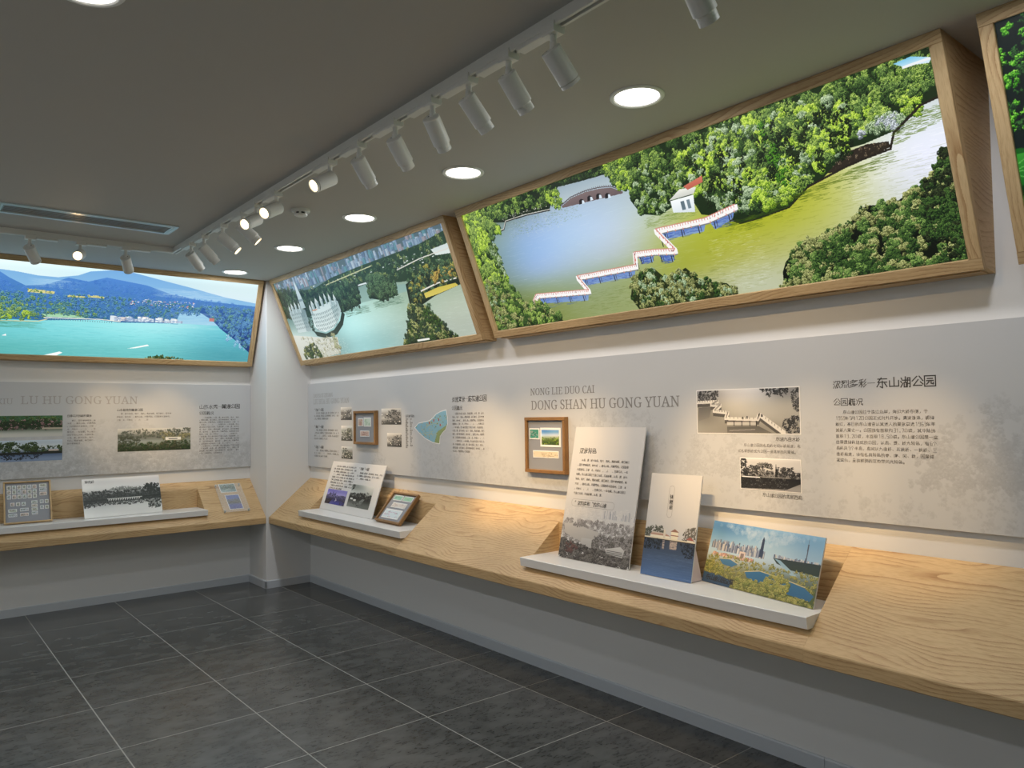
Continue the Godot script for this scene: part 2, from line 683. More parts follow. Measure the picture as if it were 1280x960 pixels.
func picture_zigzag_lake() -> Image:
	var p := Pic.new(1600, 410, 101)
	p.grid([
		[[96, 110, 84], [120, 136, 128], [150, 164, 172], [158, 172, 180], [140, 160, 120], [140, 160, 80], [150, 160, 90], [170, 182, 160]],
		[[124, 148, 140], [140, 166, 194], [164, 188, 214], [172, 190, 204], [170, 182, 164], [162, 172, 66], [168, 176, 70], [200, 208, 202]],
		[[120, 146, 150], [142, 174, 212], [168, 194, 222], [182, 198, 208], [176, 186, 134], [164, 172, 44], [172, 176, 62], [220, 224, 228]],
		[[116, 138, 128], [144, 170, 196], [164, 184, 196], [174, 186, 178], [166, 174, 80], [164, 170, 40], [176, 180, 76], [210, 214, 216]],
		[[104, 120, 70], [132, 148, 108], [142, 158, 130], [150, 162, 110], [156, 162, 62], [170, 172, 84], [176, 180, 112], [190, 196, 180]],
		[[90, 104, 40], [120, 132, 70], [138, 150, 100], [146, 156, 104], [166, 170, 120], [180, 184, 150], [176, 180, 140], [186, 192, 176]],
	])
	p.streaks(150, 60, 960, 400, 900, [226, 236, 244], 0.10, 8, 46)
	p.streaks(960, 180, 1600, 400, 900, [96, 104, 10], 0.16, 6, 34)
	p.streaks(1380, 110, 1600, 300, 420, [250, 252, 255], 0.24, 5, 26)
	p.streaks(980, 260, 1140, 400, 260, [236, 240, 236], 0.22, 5, 22)
	p.streaks(480, 330, 1000, 400, 380, [78, 92, 22], 0.22, 6, 30)
	# reflections along the far bank
	for i in 60:
		var x := p.r.randi_range(220, 480)
		p.streaks(x, 72, x + 2, 130, 4, [226, 232, 210], 0.3, 2, 5)
	for i in 90:
		var x := p.r.randi_range(230, 560)
		p.streaks(x, 74, x + 4, 118, 3, [92, 116, 44], 0.35, 3, 9)
	# far bank and top
	p.poly([0, 0, 840, 0, 704, 28, 599, 24, 503, 18, 470, 40, 440, 72, 331, 64, 214, 66, 0, 30], [20, 34, 18])
	p.poly([480, 22, 600, 24, 712, 34, 712, 62, 626, 56, 500, 66], [150, 168, 180], [176, 190, 196])
	p.leaf([0, 0, 470, 0, 500, 30, 494, 70, 430, 56, 300, 50, 200, 54, 0, 30], 240, 14, 28, [G_MID, G_SUN, G_DARK])
	p.leaf([440, 20, 500, 22, 506, 62, 484, 76, 450, 70], 30, 14, 24, [G_SUN, G_YEL])
	p.leaf([486, 0, 832, 0, 704, 26, 599, 20, 503, 16], 90, 10, 18, [G_DARK, G_DARK, G_MID])
	for i in 46:
		p.rect(p.r.randf_range(200, 430), p.r.randf_range(46, 60), p.r.randf_range(2, 5), p.r.randf_range(1, 3), [210, 206, 196])
	p.line([107, 95, 201, 88, 221, 66, 331, 67, 441, 74], 3, [40, 38, 34])
	p.line([107, 92, 201, 85, 221, 63, 331, 64, 441, 71], 2, [206, 204, 194])
	# stone arch bridge
	p.poly([495, 74, 543, 60, 606, 56, 663, 59, 708, 66, 748, 86, 745, 90, 653, 86, 576, 82, 499, 79], [120, 104, 104], [98, 84, 86])
	p.line([495, 71, 543, 57, 606, 53, 663, 56, 708, 63, 748, 82], 2, [70, 58, 62])
	for x in range(500, 740, 8):
		var t := (x - 620) / 125.0
		p.rect(x, 50 + 18 * t * t, 2, 6, [80, 66, 70])
	for q in [[570, 70], [606, 68], [642, 70], [676, 76]]:
		p.poly([q[0], q[1] + 14, q[0] + 4, q[1] + 3, q[0] + 12, q[1], q[0] + 20, q[1] + 3, q[0] + 24, q[1] + 14], [30, 26, 30])
		p.poly([q[0] + 12, q[1] + 15, q[0] + 15, q[1] + 5, q[0] + 22, q[1] + 6, q[0] + 24, q[1] + 15], [206, 220, 232])
	# big wood on the far shore, the nearer crowns on top
	var shore := [702, 8, 760, 0, 1600, 0, 1600, 94, 1560, 98, 1534, 118, 1499, 132, 1435, 140, 1399, 140, 1375, 160, 1331, 184, 1289, 194, 1231, 228, 1149, 236, 1094, 238, 1048, 214, 985, 196, 966, 150, 906, 158, 853, 172, 790, 156, 766, 114, 773, 86, 732, 76, 713, 51]
	p.poly(shore, [22, 40, 16])
	p.leaf([702, 8, 760, 0, 1600, 0, 1600, 70, 1400, 80, 1000, 90, 740, 60], 330, 22, 40, [G_MID, G_DARK, G_SUN])
	p.leaf([702, 12, 770, 4, 800, 60, 776, 84, 732, 74, 713, 50], 46, 18, 30, [G_SUN, G_YEL, G_MID])
	p.leaf([780, 60, 850, 30, 900, 40, 966, 76, 981, 100, 949, 130, 906, 152, 853, 166, 794, 150, 770, 112], 120, 20, 34, [G_PALE, G_MID, G_DARK, G_SUN])
	p.leaf([960, 40, 1150, 10, 1300, 20, 1420, 40, 1400, 130, 1330, 170, 1240, 210, 1150, 224, 1060, 190, 990, 150], 420, 22, 42, [G_SUN, G_MID, G_YEL, G_DARK, G_PALE])
	p.leaf([1190, 60, 1230, 50, 1260, 150, 1240, 190, 1200, 150], 46, 14, 24, [G_MID, G_DARK])
	p.leaf([1160, 130, 1262, 140, 1272, 208, 1226, 220, 1180, 214], 70, 14, 26, [G_YEL, G_YEL, G_SUN])
	p.leaf([1280, 100, 1400, 70, 1480, 60, 1500, 100, 1420, 130, 1340, 160], 110, 20, 34, [G_YEL, G_SUN, G_MID])
	p.leaf([1010, 160, 1110, 150, 1130, 222, 1060, 214], 50, 14, 26, [G_PALE, G_PALE, G_DARK])
	p.poly([1340, 178, 1396, 146, 1440, 142, 1486, 148, 1487, 160, 1409, 174, 1360, 180], [42, 34, 26])
	p.leaf([1350, 170, 1400, 148, 1484, 148, 1480, 160, 1400, 172], 40, 6, 12, [[[30, 24, 18], [80, 66, 50], [150, 134, 110]]])
	p.leaf([1431, 120, 1474, 92, 1536, 108, 1510, 132], 46, 16, 26, [[[60, 66, 70], [140, 150, 156], [232, 238, 242]], G_PALE])
	p.leaf([1526, 70, 1563, 74, 1560, 116, 1526, 108], 34, 16, 26, [G_YEL, G_YEL, G_SUN])
	p.leaf([1500, 24, 1600, 26, 1600, 70, 1540, 74, 1500, 60], 60, 16, 28, [G_MID, G_SUN])
	p.poly([1524, 10, 1560, 8, 1598, 22, 1590, 30, 1540, 20], [120, 190, 222], [220, 230, 236])
	p.rect(1540, 20, 54, 5, [226, 230, 232])
	p.line([1289, 196, 1400, 172, 1487, 164, 1500, 136, 1560, 100, 1600, 94], 4, [34, 28, 22])
	p.line([1048, 216, 1094, 240, 1149, 238, 1231, 230, 1289, 196], 3, [30, 30, 18])
	# shade and green mirror images on the water below the wood
	for i in 420:
		var t := p.r.randf()
		var x := lerpf(1040, 1480, t)
		var y0 := lerpf(236, 166, t) if t > 0.25 else lerpf(226, 222, t)
		p.streaks(x, y0 + 2, x + 2, y0 + p.r.randf_range(6, 40), 1, [70, 92, 14], 0.5, 8, 26)
	for i in 200:
		var x := p.r.randf_range(1490, 1600)
		p.streaks(x, 130 - (x - 1490) * 0.28, x + 2, 160 - (x - 1490) * 0.25, 1, [84, 108, 30], 0.5, 6, 20)
	for i in 160:
		var x := p.r.randf_range(790, 960)
		p.streaks(x, 168, x + 2, 196, 1, [104, 128, 44], 0.4, 8, 24)
	# darker gaps and tall dark spires among the crowns
	for i in 60:
		var x := p.r.randf_range(980, 1420)
		var y := p.r.randf_range(30, 150)
		if y < 215 - (x - 980) * 0.16:
			p.leaf([x, y, x + 14, y, x + 12, y + 40, x - 4, y + 40], 6, 10, 18, [[[4, 10, 4], [12, 26, 8], [40, 62, 20]]])
	p.leaf([1196, 30, 1214, 20, 1250, 140, 1236, 186, 1208, 160], 40, 12, 20, [[[8, 30, 6], [40, 92, 18], [120, 180, 50]]])
	# the pavilion
	p.poly([895, 142, 937, 122, 990, 128, 978, 142], [232, 232, 222], [196, 198, 190])
	p.poly([899, 144, 976, 144, 968, 186, 899, 174], [238, 242, 242], [206, 216, 222])
	p.rect(930, 152, 12, 22, [92, 110, 120])
	p.rect(950, 152, 10, 22, [110, 128, 138])
	p.poly([951, 118, 1015, 106, 1014, 121, 963, 129], [206, 116, 92], [176, 90, 76])
	# zigzag bridge: white deck on posts, red rails
	var zig := [233, 341, 263, 317, 509, 334, 476, 287, 721, 291, 729, 257, 803, 262, 874, 272, 826, 210, 996, 214, 1090, 200]
	for i in range(0, zig.size() - 2, 2):
		var q := Vector2(zig[i], zig[i + 1])
		var s := Vector2(zig[i + 2], zig[i + 3])
		if absf(s.x - q.x) > 60:
			p.poly([q.x + 8, q.y + 6, s.x - 6, s.y + 6, s.x - 16, s.y + 24, q.x + 20, q.y + 26], [96, 128, 196], [132, 158, 190])
			p.streaks(q.x + 10, minf(q.y, s.y) + 10, s.x - 30, maxf(q.y, s.y) + 26, 60, [58, 82, 160], 0.6, 6, 24)
		var nn := int((s - q).length() / 62) + 1
		for j in nn:
			var v := q.lerp(s, (j + 0.5) / nn)
			p.rect(v.x - 3, v.y + 6, 3, 22, [44, 40, 40])
			p.rect(v.x + 5, v.y + 6, 2, 18, [70, 66, 66])
	var lower := []
	for i in range(0, zig.size(), 2):
		lower.append_array([zig[i], zig[i + 1] + 6])
	p.line(lower, 7, [120, 122, 126])
	p.line(zig, 13, [238, 236, 234])
	var up := []
	for i in range(0, zig.size(), 2):
		up.append_array([zig[i] - 1, zig[i + 1] - 8])
	p.line(up, 2, [196, 130, 118])
	for i in range(0, zig.size() - 2, 2):
		var q := Vector2(zig[i], zig[i + 1])
		var s := Vector2(zig[i + 2], zig[i + 3])
		var nn := int((s - q).length() / 9) + 1
		for j in nn:
			var v := q.lerp(s, (j + 0.5) / nn)
			p.rect(v.x - 1, v.y - 9, 2, 8, [206, 132, 120])
			if j % 3 == 1:
				p.rect(v.x - 3, v.y + 4, 2, 6, [226, 130, 112])
	for i in 40:
		var j := (p.r.randi() % 10) * 2
		var v := Vector2(zig[j], zig[j + 1]).lerp(Vector2(zig[j + 2], zig[j + 3]), p.r.randf())
		p.rect(v.x, v.y - 4, 2, 4, [[60, 60, 80], [200, 60, 60], [240, 240, 240], [90, 90, 90]][p.r.randi() % 4])
	# foreground crowns
	var lm := [0, 10, 104, 14, 143, 49, 190, 80, 115, 99, 124, 148, 143, 214, 141, 270, 187, 332, 300, 353, 358, 410, 0, 410]
	p.poly(lm, [20, 40, 12])
	p.leaf([0, 6, 110, 10, 150, 50, 190, 82, 115, 99, 130, 200, 140, 250, 0, 260], 210, 24, 44, [G_SUN, G_SUN, G_MID, G_YEL])
	p.leaf([96, 96, 130, 130, 146, 214, 140, 262, 110, 230, 100, 150], 46, 18, 28, [G_PALE, G_DARK, G_MID])
	p.leaf([0, 240, 140, 256, 187, 330, 300, 350, 358, 406, 0, 410], 250, 24, 44, [G_MID, G_SUN, G_OLIVE, G_DARK])
	p.leaf([0, 250, 60, 256, 90, 330, 40, 400, 0, 400], 50, 18, 30, [G_PALE, G_OLIVE, G_SUN])
	var bc := [669, 372, 690, 330, 730, 306, 780, 300, 817, 338, 892, 318, 932, 360, 1010, 376, 1026, 396, 1012, 410, 690, 410]
	p.poly(bc, [34, 44, 20])
	p.leaf(bc, 190, 18, 34, [G_OLIVE, G_OLIVE, G_PALE, G_DARK])
	var rm := [1176, 372, 1190, 350, 1227, 323, 1286, 309, 1354, 298, 1412, 263, 1469, 272, 1523, 250, 1569, 236, 1600, 196, 1600, 410, 1170, 410]
	p.poly(rm, [10, 16, 8])
	p.leaf(rm, 420, 20, 40, [G_OLIVE, G_DARK, G_DARK, G_OLIVE, G_MID])
	p.leaf([1540, 240, 1600, 190, 1600, 400, 1520, 380], 80, 20, 36, [G_DARK, G_DARK, [[4, 6, 4], [16, 24, 12], [60, 74, 40]]])
	return p.im


func picture_castle_lake() -> Image:
	var p := Pic.new(1200, 308, 202)
	p.grid([
		[[84, 106, 118], [92, 112, 118], [88, 108, 110], [92, 112, 112], [90, 108, 108], [88, 100, 100]],
		[[80, 110, 112], [86, 118, 120], [120, 156, 160], [128, 158, 152], [126, 148, 138], [120, 136, 124]],
		[[110, 140, 136], [128, 164, 160], [166, 208, 206], [164, 196, 184], [146, 170, 150], [150, 166, 146]],
		[[180, 200, 196], [142, 180, 178], [176, 222, 220], [172, 206, 198], [160, 182, 166], [172, 184, 166]],
		[[216, 224, 220], [134, 164, 160], [150, 196, 196], [146, 184, 180], [160, 178, 166], [168, 178, 164]],
	])
	p.streaks(420, 140, 1200, 308, 800, [240, 250, 246], 0.10, 6, 40)
	p.streaks(320, 250, 420, 308, 150, [250, 250, 240], 0.4, 2, 6)
	p.rect(0, 0, 1200, 50, [78, 96, 104])
	var city := [[136, 156, 176], [112, 134, 158], [164, 178, 190], [122, 144, 166], [146, 140, 146], [96, 118, 142], [92, 136, 146]]
	p.towers(0, 1200, func(x): return 30.0, 190, 10, 30, 8, 22, city)
	p.towers(60, 1100, func(x): return 50.0, 150, 10, 34, 8, 24, city)
	p.poly([0, 44, 120, 52, 330, 62, 474, 46, 674, 40, 1052, 34, 1200, 20, 1200, 130, 900, 120, 720, 100, 600, 120, 400, 120, 0, 140], [34, 56, 38])
	var gb := [[14, 28, 22], [46, 74, 50], [112, 140, 96]]
	var gd := [[8, 16, 14], [28, 46, 34], [72, 94, 66]]
	p.leaf([0, 44, 120, 52, 330, 62, 474, 48, 674, 44, 1052, 38, 1200, 20, 1200, 116, 900, 110, 720, 94, 474, 100, 0, 130], 420, 12, 24, [gb, gd, gb, [[30, 44, 24], [92, 110, 60], [170, 180, 110]]])
	for i in 60:
		p.rect(p.r.randf_range(300, 1150), p.r.randf_range(52, 96), p.r.randf_range(4, 14), p.r.randf_range(1, 4), [200, 206, 204])
	p.line([420, 64, 560, 58, 760, 50], 3, [190, 190, 150])
	p.poly([1105, 57, 1198, 54, 1200, 82, 1120, 76], [196, 206, 206], [212, 220, 216])
	p.line([900, 84, 1040, 72, 1200, 68], 3, [206, 204, 196])
	# water channels behind the islands
	p.poly([560, 104, 720, 96, 760, 118, 920, 128, 940, 150, 620, 150, 480, 170, 480, 130], [122, 150, 144], [144, 176, 166])
	p.rect(636, 92, 60, 5, [206, 214, 216])
	p.poly([0, 40, 175, 60, 329, 78, 474, 72, 640, 86, 616, 152, 480, 166, 394, 156, 21, 142], [24, 40, 30], [16, 28, 22])
	p.leaf([0, 30, 60, 26, 175, 56, 329, 72, 474, 66, 640, 82, 612, 152, 480, 164, 394, 150, 21, 140], 520, 16, 30, [gd, gb, gd])
	p.poly([694, 104, 720, 86, 803, 90, 864, 124, 852, 154, 753, 158, 690, 144], [20, 36, 26])
	p.leaf([690, 100, 720, 81, 803, 87, 864, 120, 856, 150, 753, 154, 690, 142], 200, 18, 32, [gd, gb, gb])
	p.streaks(690, 158, 860, 180, 160, [70, 100, 80], 0.35, 10, 40)
	p.streaks(480, 160, 640, 184, 160, [70, 100, 80], 0.35, 10, 40)
	# white castle: a square wing, a round keep, a slim spire and many turrets
	p.poly([44, 122, 96, 112, 150, 116, 190, 124, 178, 204, 60, 200], [150, 170, 172], [192, 206, 206])
	p.poly([140, 120, 190, 124, 178, 204, 136, 202], [112, 134, 138], [150, 168, 170])
	p.poly([216, 190, 230, 138, 290, 128, 350, 124, 420, 118, 462, 124, 462, 158, 430, 182, 360, 210, 290, 218, 240, 208], [190, 206, 206], [214, 226, 224])
	p.poly([400, 120, 462, 124, 462, 158, 420, 188, 396, 198], [150, 172, 174], [176, 194, 194])
	p.poly([166, 60, 180, 14, 194, 60, 200, 118, 160, 118], [196, 210, 212], [160, 180, 184])
	p.poly([162, 84, 200, 84, 202, 92, 160, 92], [120, 140, 146])
	for q in [[60, 112, 8], [86, 106, 10], [118, 104, 9], [150, 110, 8], [236, 128, 9], [262, 116, 12], [300, 112, 14], [342, 108, 10], [378, 104, 7], [410, 110, 9], [446, 116, 9]]:
		p.rect(q[0] - q[2], q[1], q[2] * 2, 22, [176, 192, 194])
		p.rect(q[0], q[1], q[2], 22, [140, 160, 164])
		p.poly([q[0] - q[2] - 2, q[1], q[0], q[1] - 18, q[0] + q[2] + 2, q[1]], [220, 228, 226], [166, 180, 182])
		p.rect(q[0], q[1] - 26, 1, 10, [206, 214, 214])
	p.rect(246, 132, 40, 4, [196, 140, 112])
	for row in 5:
		for c in 21:
			var x := 232.0 + c * 10.4
			var y := 140.0 + row * 13.5 + sin(c / 20.0 * PI) * 7.0 - (c - 10) * 0.6
			if x > 216 + row * 2 and x < 460 - row * 14:
				p.rect(x, y, 4, 8, [84, 104, 108])
				p.rect(x, y + 10, 8, 1, [150, 166, 166])
	for row in 5:
		for c in 10:
			p.rect(58 + c * 11.5, 128 + row * 13.5, 4, 7, [98, 118, 122])
	p.leaf([186, 150, 222, 140, 214, 200, 182, 206], 40, 10, 18, [gd, gd])
	p.poly([196, 206, 240, 214, 290, 224, 360, 216, 430, 190, 466, 160, 480, 172, 440, 206, 370, 234, 280, 240, 210, 226], [26, 40, 36], [50, 66, 58])
	# near shore: bright terrace and dark trees
	p.poly([-4, 205, 60, 212, 260, 236, 366, 242, 350, 300, 209, 308, -4, 308], [208, 212, 204], [188, 190, 178])
	p.leaf([60, 220, 366, 244, 350, 300, 209, 306], 130, 8, 16, [[[120, 118, 100], [190, 190, 170], [250, 250, 236]], [[90, 92, 70], [160, 160, 130], [230, 230, 200]]])
	p.leaf([330, 220, 370, 236, 360, 300, 320, 296], 40, 10, 20, [[[70, 74, 52], [140, 144, 104], [210, 210, 170]]])
	p.leaf([10, 300, 60, 262, 168, 250, 212, 306], 90, 16, 28, [G_DARK, gd, G_OLIVE])
	# wooded spit on the other side
	p.poly([920, 130, 1063, 104, 1202, 112, 1200, 166, 1050, 182, 973, 198, 1000, 226, 1040, 262, 1095, 308, 790, 308, 860, 250, 905, 190], [22, 34, 22])
	p.leaf([920, 126, 1063, 96, 1202, 100, 1200, 150, 1050, 170, 970, 190, 920, 180], 190, 14, 28, [gd, gb, gb, [[30, 36, 16], [120, 116, 50], [200, 190, 90]]])
	p.poly([1000, 168, 1081, 160, 1170, 160, 1180, 168, 1075, 178, 1002, 182], [196, 178, 76], [206, 190, 96])
	p.line([990, 160, 1080, 150, 1180, 148], 4, [216, 212, 200])
	p.leaf([1064, 120, 1180, 116, 1170, 150, 1070, 150], 40, 14, 26, [[[56, 40, 14], [150, 120, 50], [220, 196, 110]], gb])
	p.leaf([905, 190, 960, 196, 1000, 226, 1040, 256, 1100, 308, 790, 308, 860, 250], 260, 18, 34, [G_DARK, gd, G_OLIVE])
	p.leaf([986, 212, 1010, 200, 1030, 240, 1010, 250], 18, 12, 22, [G_DARK, gb])
	p.rect(880, 296, 70, 6, [226, 226, 218])
	return p.im


func picture_hill_lake() -> Image:
	var p := Pic.new(1400, 360, 303)
	p.grid([
		[[214, 236, 240], [216, 238, 240], [206, 232, 238], [196, 224, 232], [206, 228, 232]],
		[[206, 230, 240], [206, 232, 240], [196, 226, 236], [190, 222, 234], [200, 224, 232]],
		[[120, 190, 200], [120, 196, 206], [126, 206, 216], [150, 216, 224], [130, 196, 210]],
		[[104, 184, 188], [116, 200, 206], [140, 218, 222], [160, 226, 230], [112, 196, 208]],
		[[96, 180, 180], [108, 196, 200], [126, 210, 214], [134, 214, 218], [90, 176, 190]],
		[[86, 166, 160], [94, 178, 176], [104, 188, 188], [108, 190, 192], [76, 156, 168]],
	])
	p.streaks(0, 200, 1400, 360, 1400, [220, 246, 246], 0.08, 10, 70)
	p.streaks(0, 230, 1400, 360, 900, [40, 130, 140], 0.10, 10, 60)
	p.poly([0, 60, 120, 30, 240, 26, 384, 38, 451, 42, 519, 50, 588, 50, 659, 36, 701, 16, 775, 4, 844, 1, 966, 22, 1095, 43, 1259, 73, 1400, 88, 1400, 200, 0, 200], [116, 168, 218], [150, 198, 224])
	p.poly([0, 90, 200, 60, 384, 42, 425, 67, 480, 92, 555, 80, 624, 48, 697, 56, 763, 34, 841, 42, 921, 51, 1014, 77, 1145, 95, 1400, 102, 1400, 160, 1206, 172, 1150, 146, 1066, 156, 1052, 200, 824, 212, 747, 206, 529, 222, 0, 228], [80, 134, 206], [58, 108, 150])
	p.streaks(480, 60, 620, 92, 260, [200, 226, 240], 0.12, 20, 70)
	p.streaks(940, 56, 1240, 92, 420, [214, 234, 244], 0.13, 20, 80)
	var bl := [[30, 66, 124], [62, 116, 176], [130, 182, 208]]
	var bg := [[26, 64, 84], [62, 118, 136], [140, 190, 160]]
	var yg := [[30, 70, 60], [86, 132, 84], [190, 206, 110]]
	p.leaf([0, 100, 384, 60, 480, 100, 640, 60, 760, 42, 1014, 82, 1400, 108, 1400, 150, 0, 150], 1100, 10, 20, [[[58, 108, 190], [76, 128, 204], [108, 160, 214]], [[46, 94, 178], [66, 118, 194], [96, 150, 206]]], 0.6)
	p.leaf([0, 116, 500, 116, 800, 110, 1400, 122, 1400, 150, 1060, 158, 1050, 190, 740, 200, 0, 222], 1300, 10, 20, [bl, bg, bl, bg])
	p.leaf([0, 130, 384, 124, 560, 140, 700, 150, 740, 194, 560, 206, 0, 222], 420, 12, 22, [bg, yg, bg])
	p.leaf([0, 176, 392, 176, 470, 184, 540, 200, 524, 218, 392, 226, 0, 228], 260, 14, 26, [yg, yg, G_YEL])
	p.poly([540, 196, 600, 190, 670, 194, 700, 202, 560, 206], [150, 200, 160], [170, 212, 176])
	p.leaf([540, 188, 640, 184, 700, 194, 690, 200, 600, 196, 540, 200], 40, 8, 14, [bg, yg])
	for q in [[488, 104, 60, 12], [550, 106, 30, 10], [629, 116, 60, 6], [700, 112, 60, 6]]:
		p.rect(q[0], q[1], q[2], q[3], [214, 206, 140])
		p.leaf([q[0], q[1], q[0] + q[2], q[1], q[0] + q[2], q[1] + q[3], q[0], q[1] + q[3]], 16, 6, 12, [[[150, 150, 90], [206, 200, 130], [236, 226, 160]], yg])
	for i in 70:
		p.rect(p.r.randf_range(860, 1120), p.r.randf_range(106, 132), p.r.randf_range(3, 10), p.r.randf_range(2, 4), [[224, 214, 214], [214, 140, 132], [236, 236, 240], [160, 180, 214]][p.r.randi() % 4])
	# shore buildings, causeway
	p.poly([1150, 146, 1208, 176, 1262, 220, 1341, 270, 1400, 316, 1400, 130, 1160, 126], [48, 94, 160], [18, 46, 104])
	p.leaf([1150, 116, 1400, 118, 1400, 310, 1262, 212, 1200, 160], 420, 12, 22, [bl, bg, bl])
	p.rect(1196, 168, 22, 14, [186, 112, 110])
	for q in [[1300, 254], [1330, 276], [1362, 292]]:
		p.leaf([q[0] - 14, q[1] - 12, q[0] + 14, q[1] - 12, q[0] + 14, q[1] + 12, q[0] - 14, q[1] + 12], 10, 10, 18, [[[60, 110, 170], [130, 180, 210], [210, 236, 240]]])
	p.streaks(1000, 146, 1200, 220, 300, [206, 238, 240], 0.14, 20, 80)
	p.leaf([1090, 150, 1150, 146, 1150, 160, 1100, 164], 16, 8, 14, [bl])
	p.towers(780, 1060, func(x): return 206.0 - (x - 780) * 0.02, 60, 6, 22, 8, 26, [[236, 240, 240], [214, 224, 230], [190, 206, 222], [226, 214, 206]], false)
	p.streaks(800, 190, 1060, 206, 200, [70, 110, 170], 0.5, 4, 16)
	p.line([550, 210, 754, 204, 830, 208], 3, [236, 236, 220])
	for x in range(552, 800, 9):
		p.rect(x, 211, 3, 5, [110, 150, 160])
	p.line([392, 232, 530, 226, 560, 216], 3, [206, 204, 160])
	p.streaks(0, 230, 500, 256, 300, [70, 130, 100], 0.3, 20, 70)
	# wakes and the near bush
	p.poly([866, 319, 946, 298, 954, 303, 900, 316], [240, 246, 240])
	p.poly([552, 360, 612, 342, 624, 346, 600, 360], [240, 246, 240])
	p.poly([410, 288, 424, 280, 426, 288], [240, 240, 240])
	p.leaf([930, 360, 1000, 342, 1043, 346, 1114, 360], 60, 10, 18, [G_DARK, G_OLIVE])
	return p.im


func picture_lotus() -> Image:
	var p := Pic.new(1000, 260, 404)
	p.im.fill(Color(0.06, 0.10, 0.10))
	p.leaf([0, 0, 1000, 0, 1000, 130, 0, 130], 420, 14, 26, [[[8, 20, 14], [20, 40, 26], [60, 110, 50]], [[16, 60, 10], [60, 140, 30], [150, 220, 80]]])
	for i in 46:
		var c := Vector2(p.r.randf_range(-20, 1000), p.r.randf_range(130, 250))
		var rx := p.r.randf_range(40, 80)
		var ry := p.r.randf_range(18, 34)
		var a := []
		var b := []
		for s in 18:
			var t := TAU * s / 18
			a.append_array([c.x + cos(t) * rx, c.y + sin(t) * ry])
			b.append_array([c.x + cos(t) * rx * 0.8 - 4, c.y + sin(t) * ry * 0.7 - 3])
		p.poly(a, [20, 84, 26], [8, 40, 14])
		p.poly(b, [52, 136, 44], [20, 84, 26])
		for s in 9:
			var t := TAU * s / 9 + 0.3
			p.line([c.x - 4, c.y - 3, c.x + cos(t) * rx * 0.85, c.y + sin(t) * ry * 0.8], 1, [96, 170, 80])
	return p.im


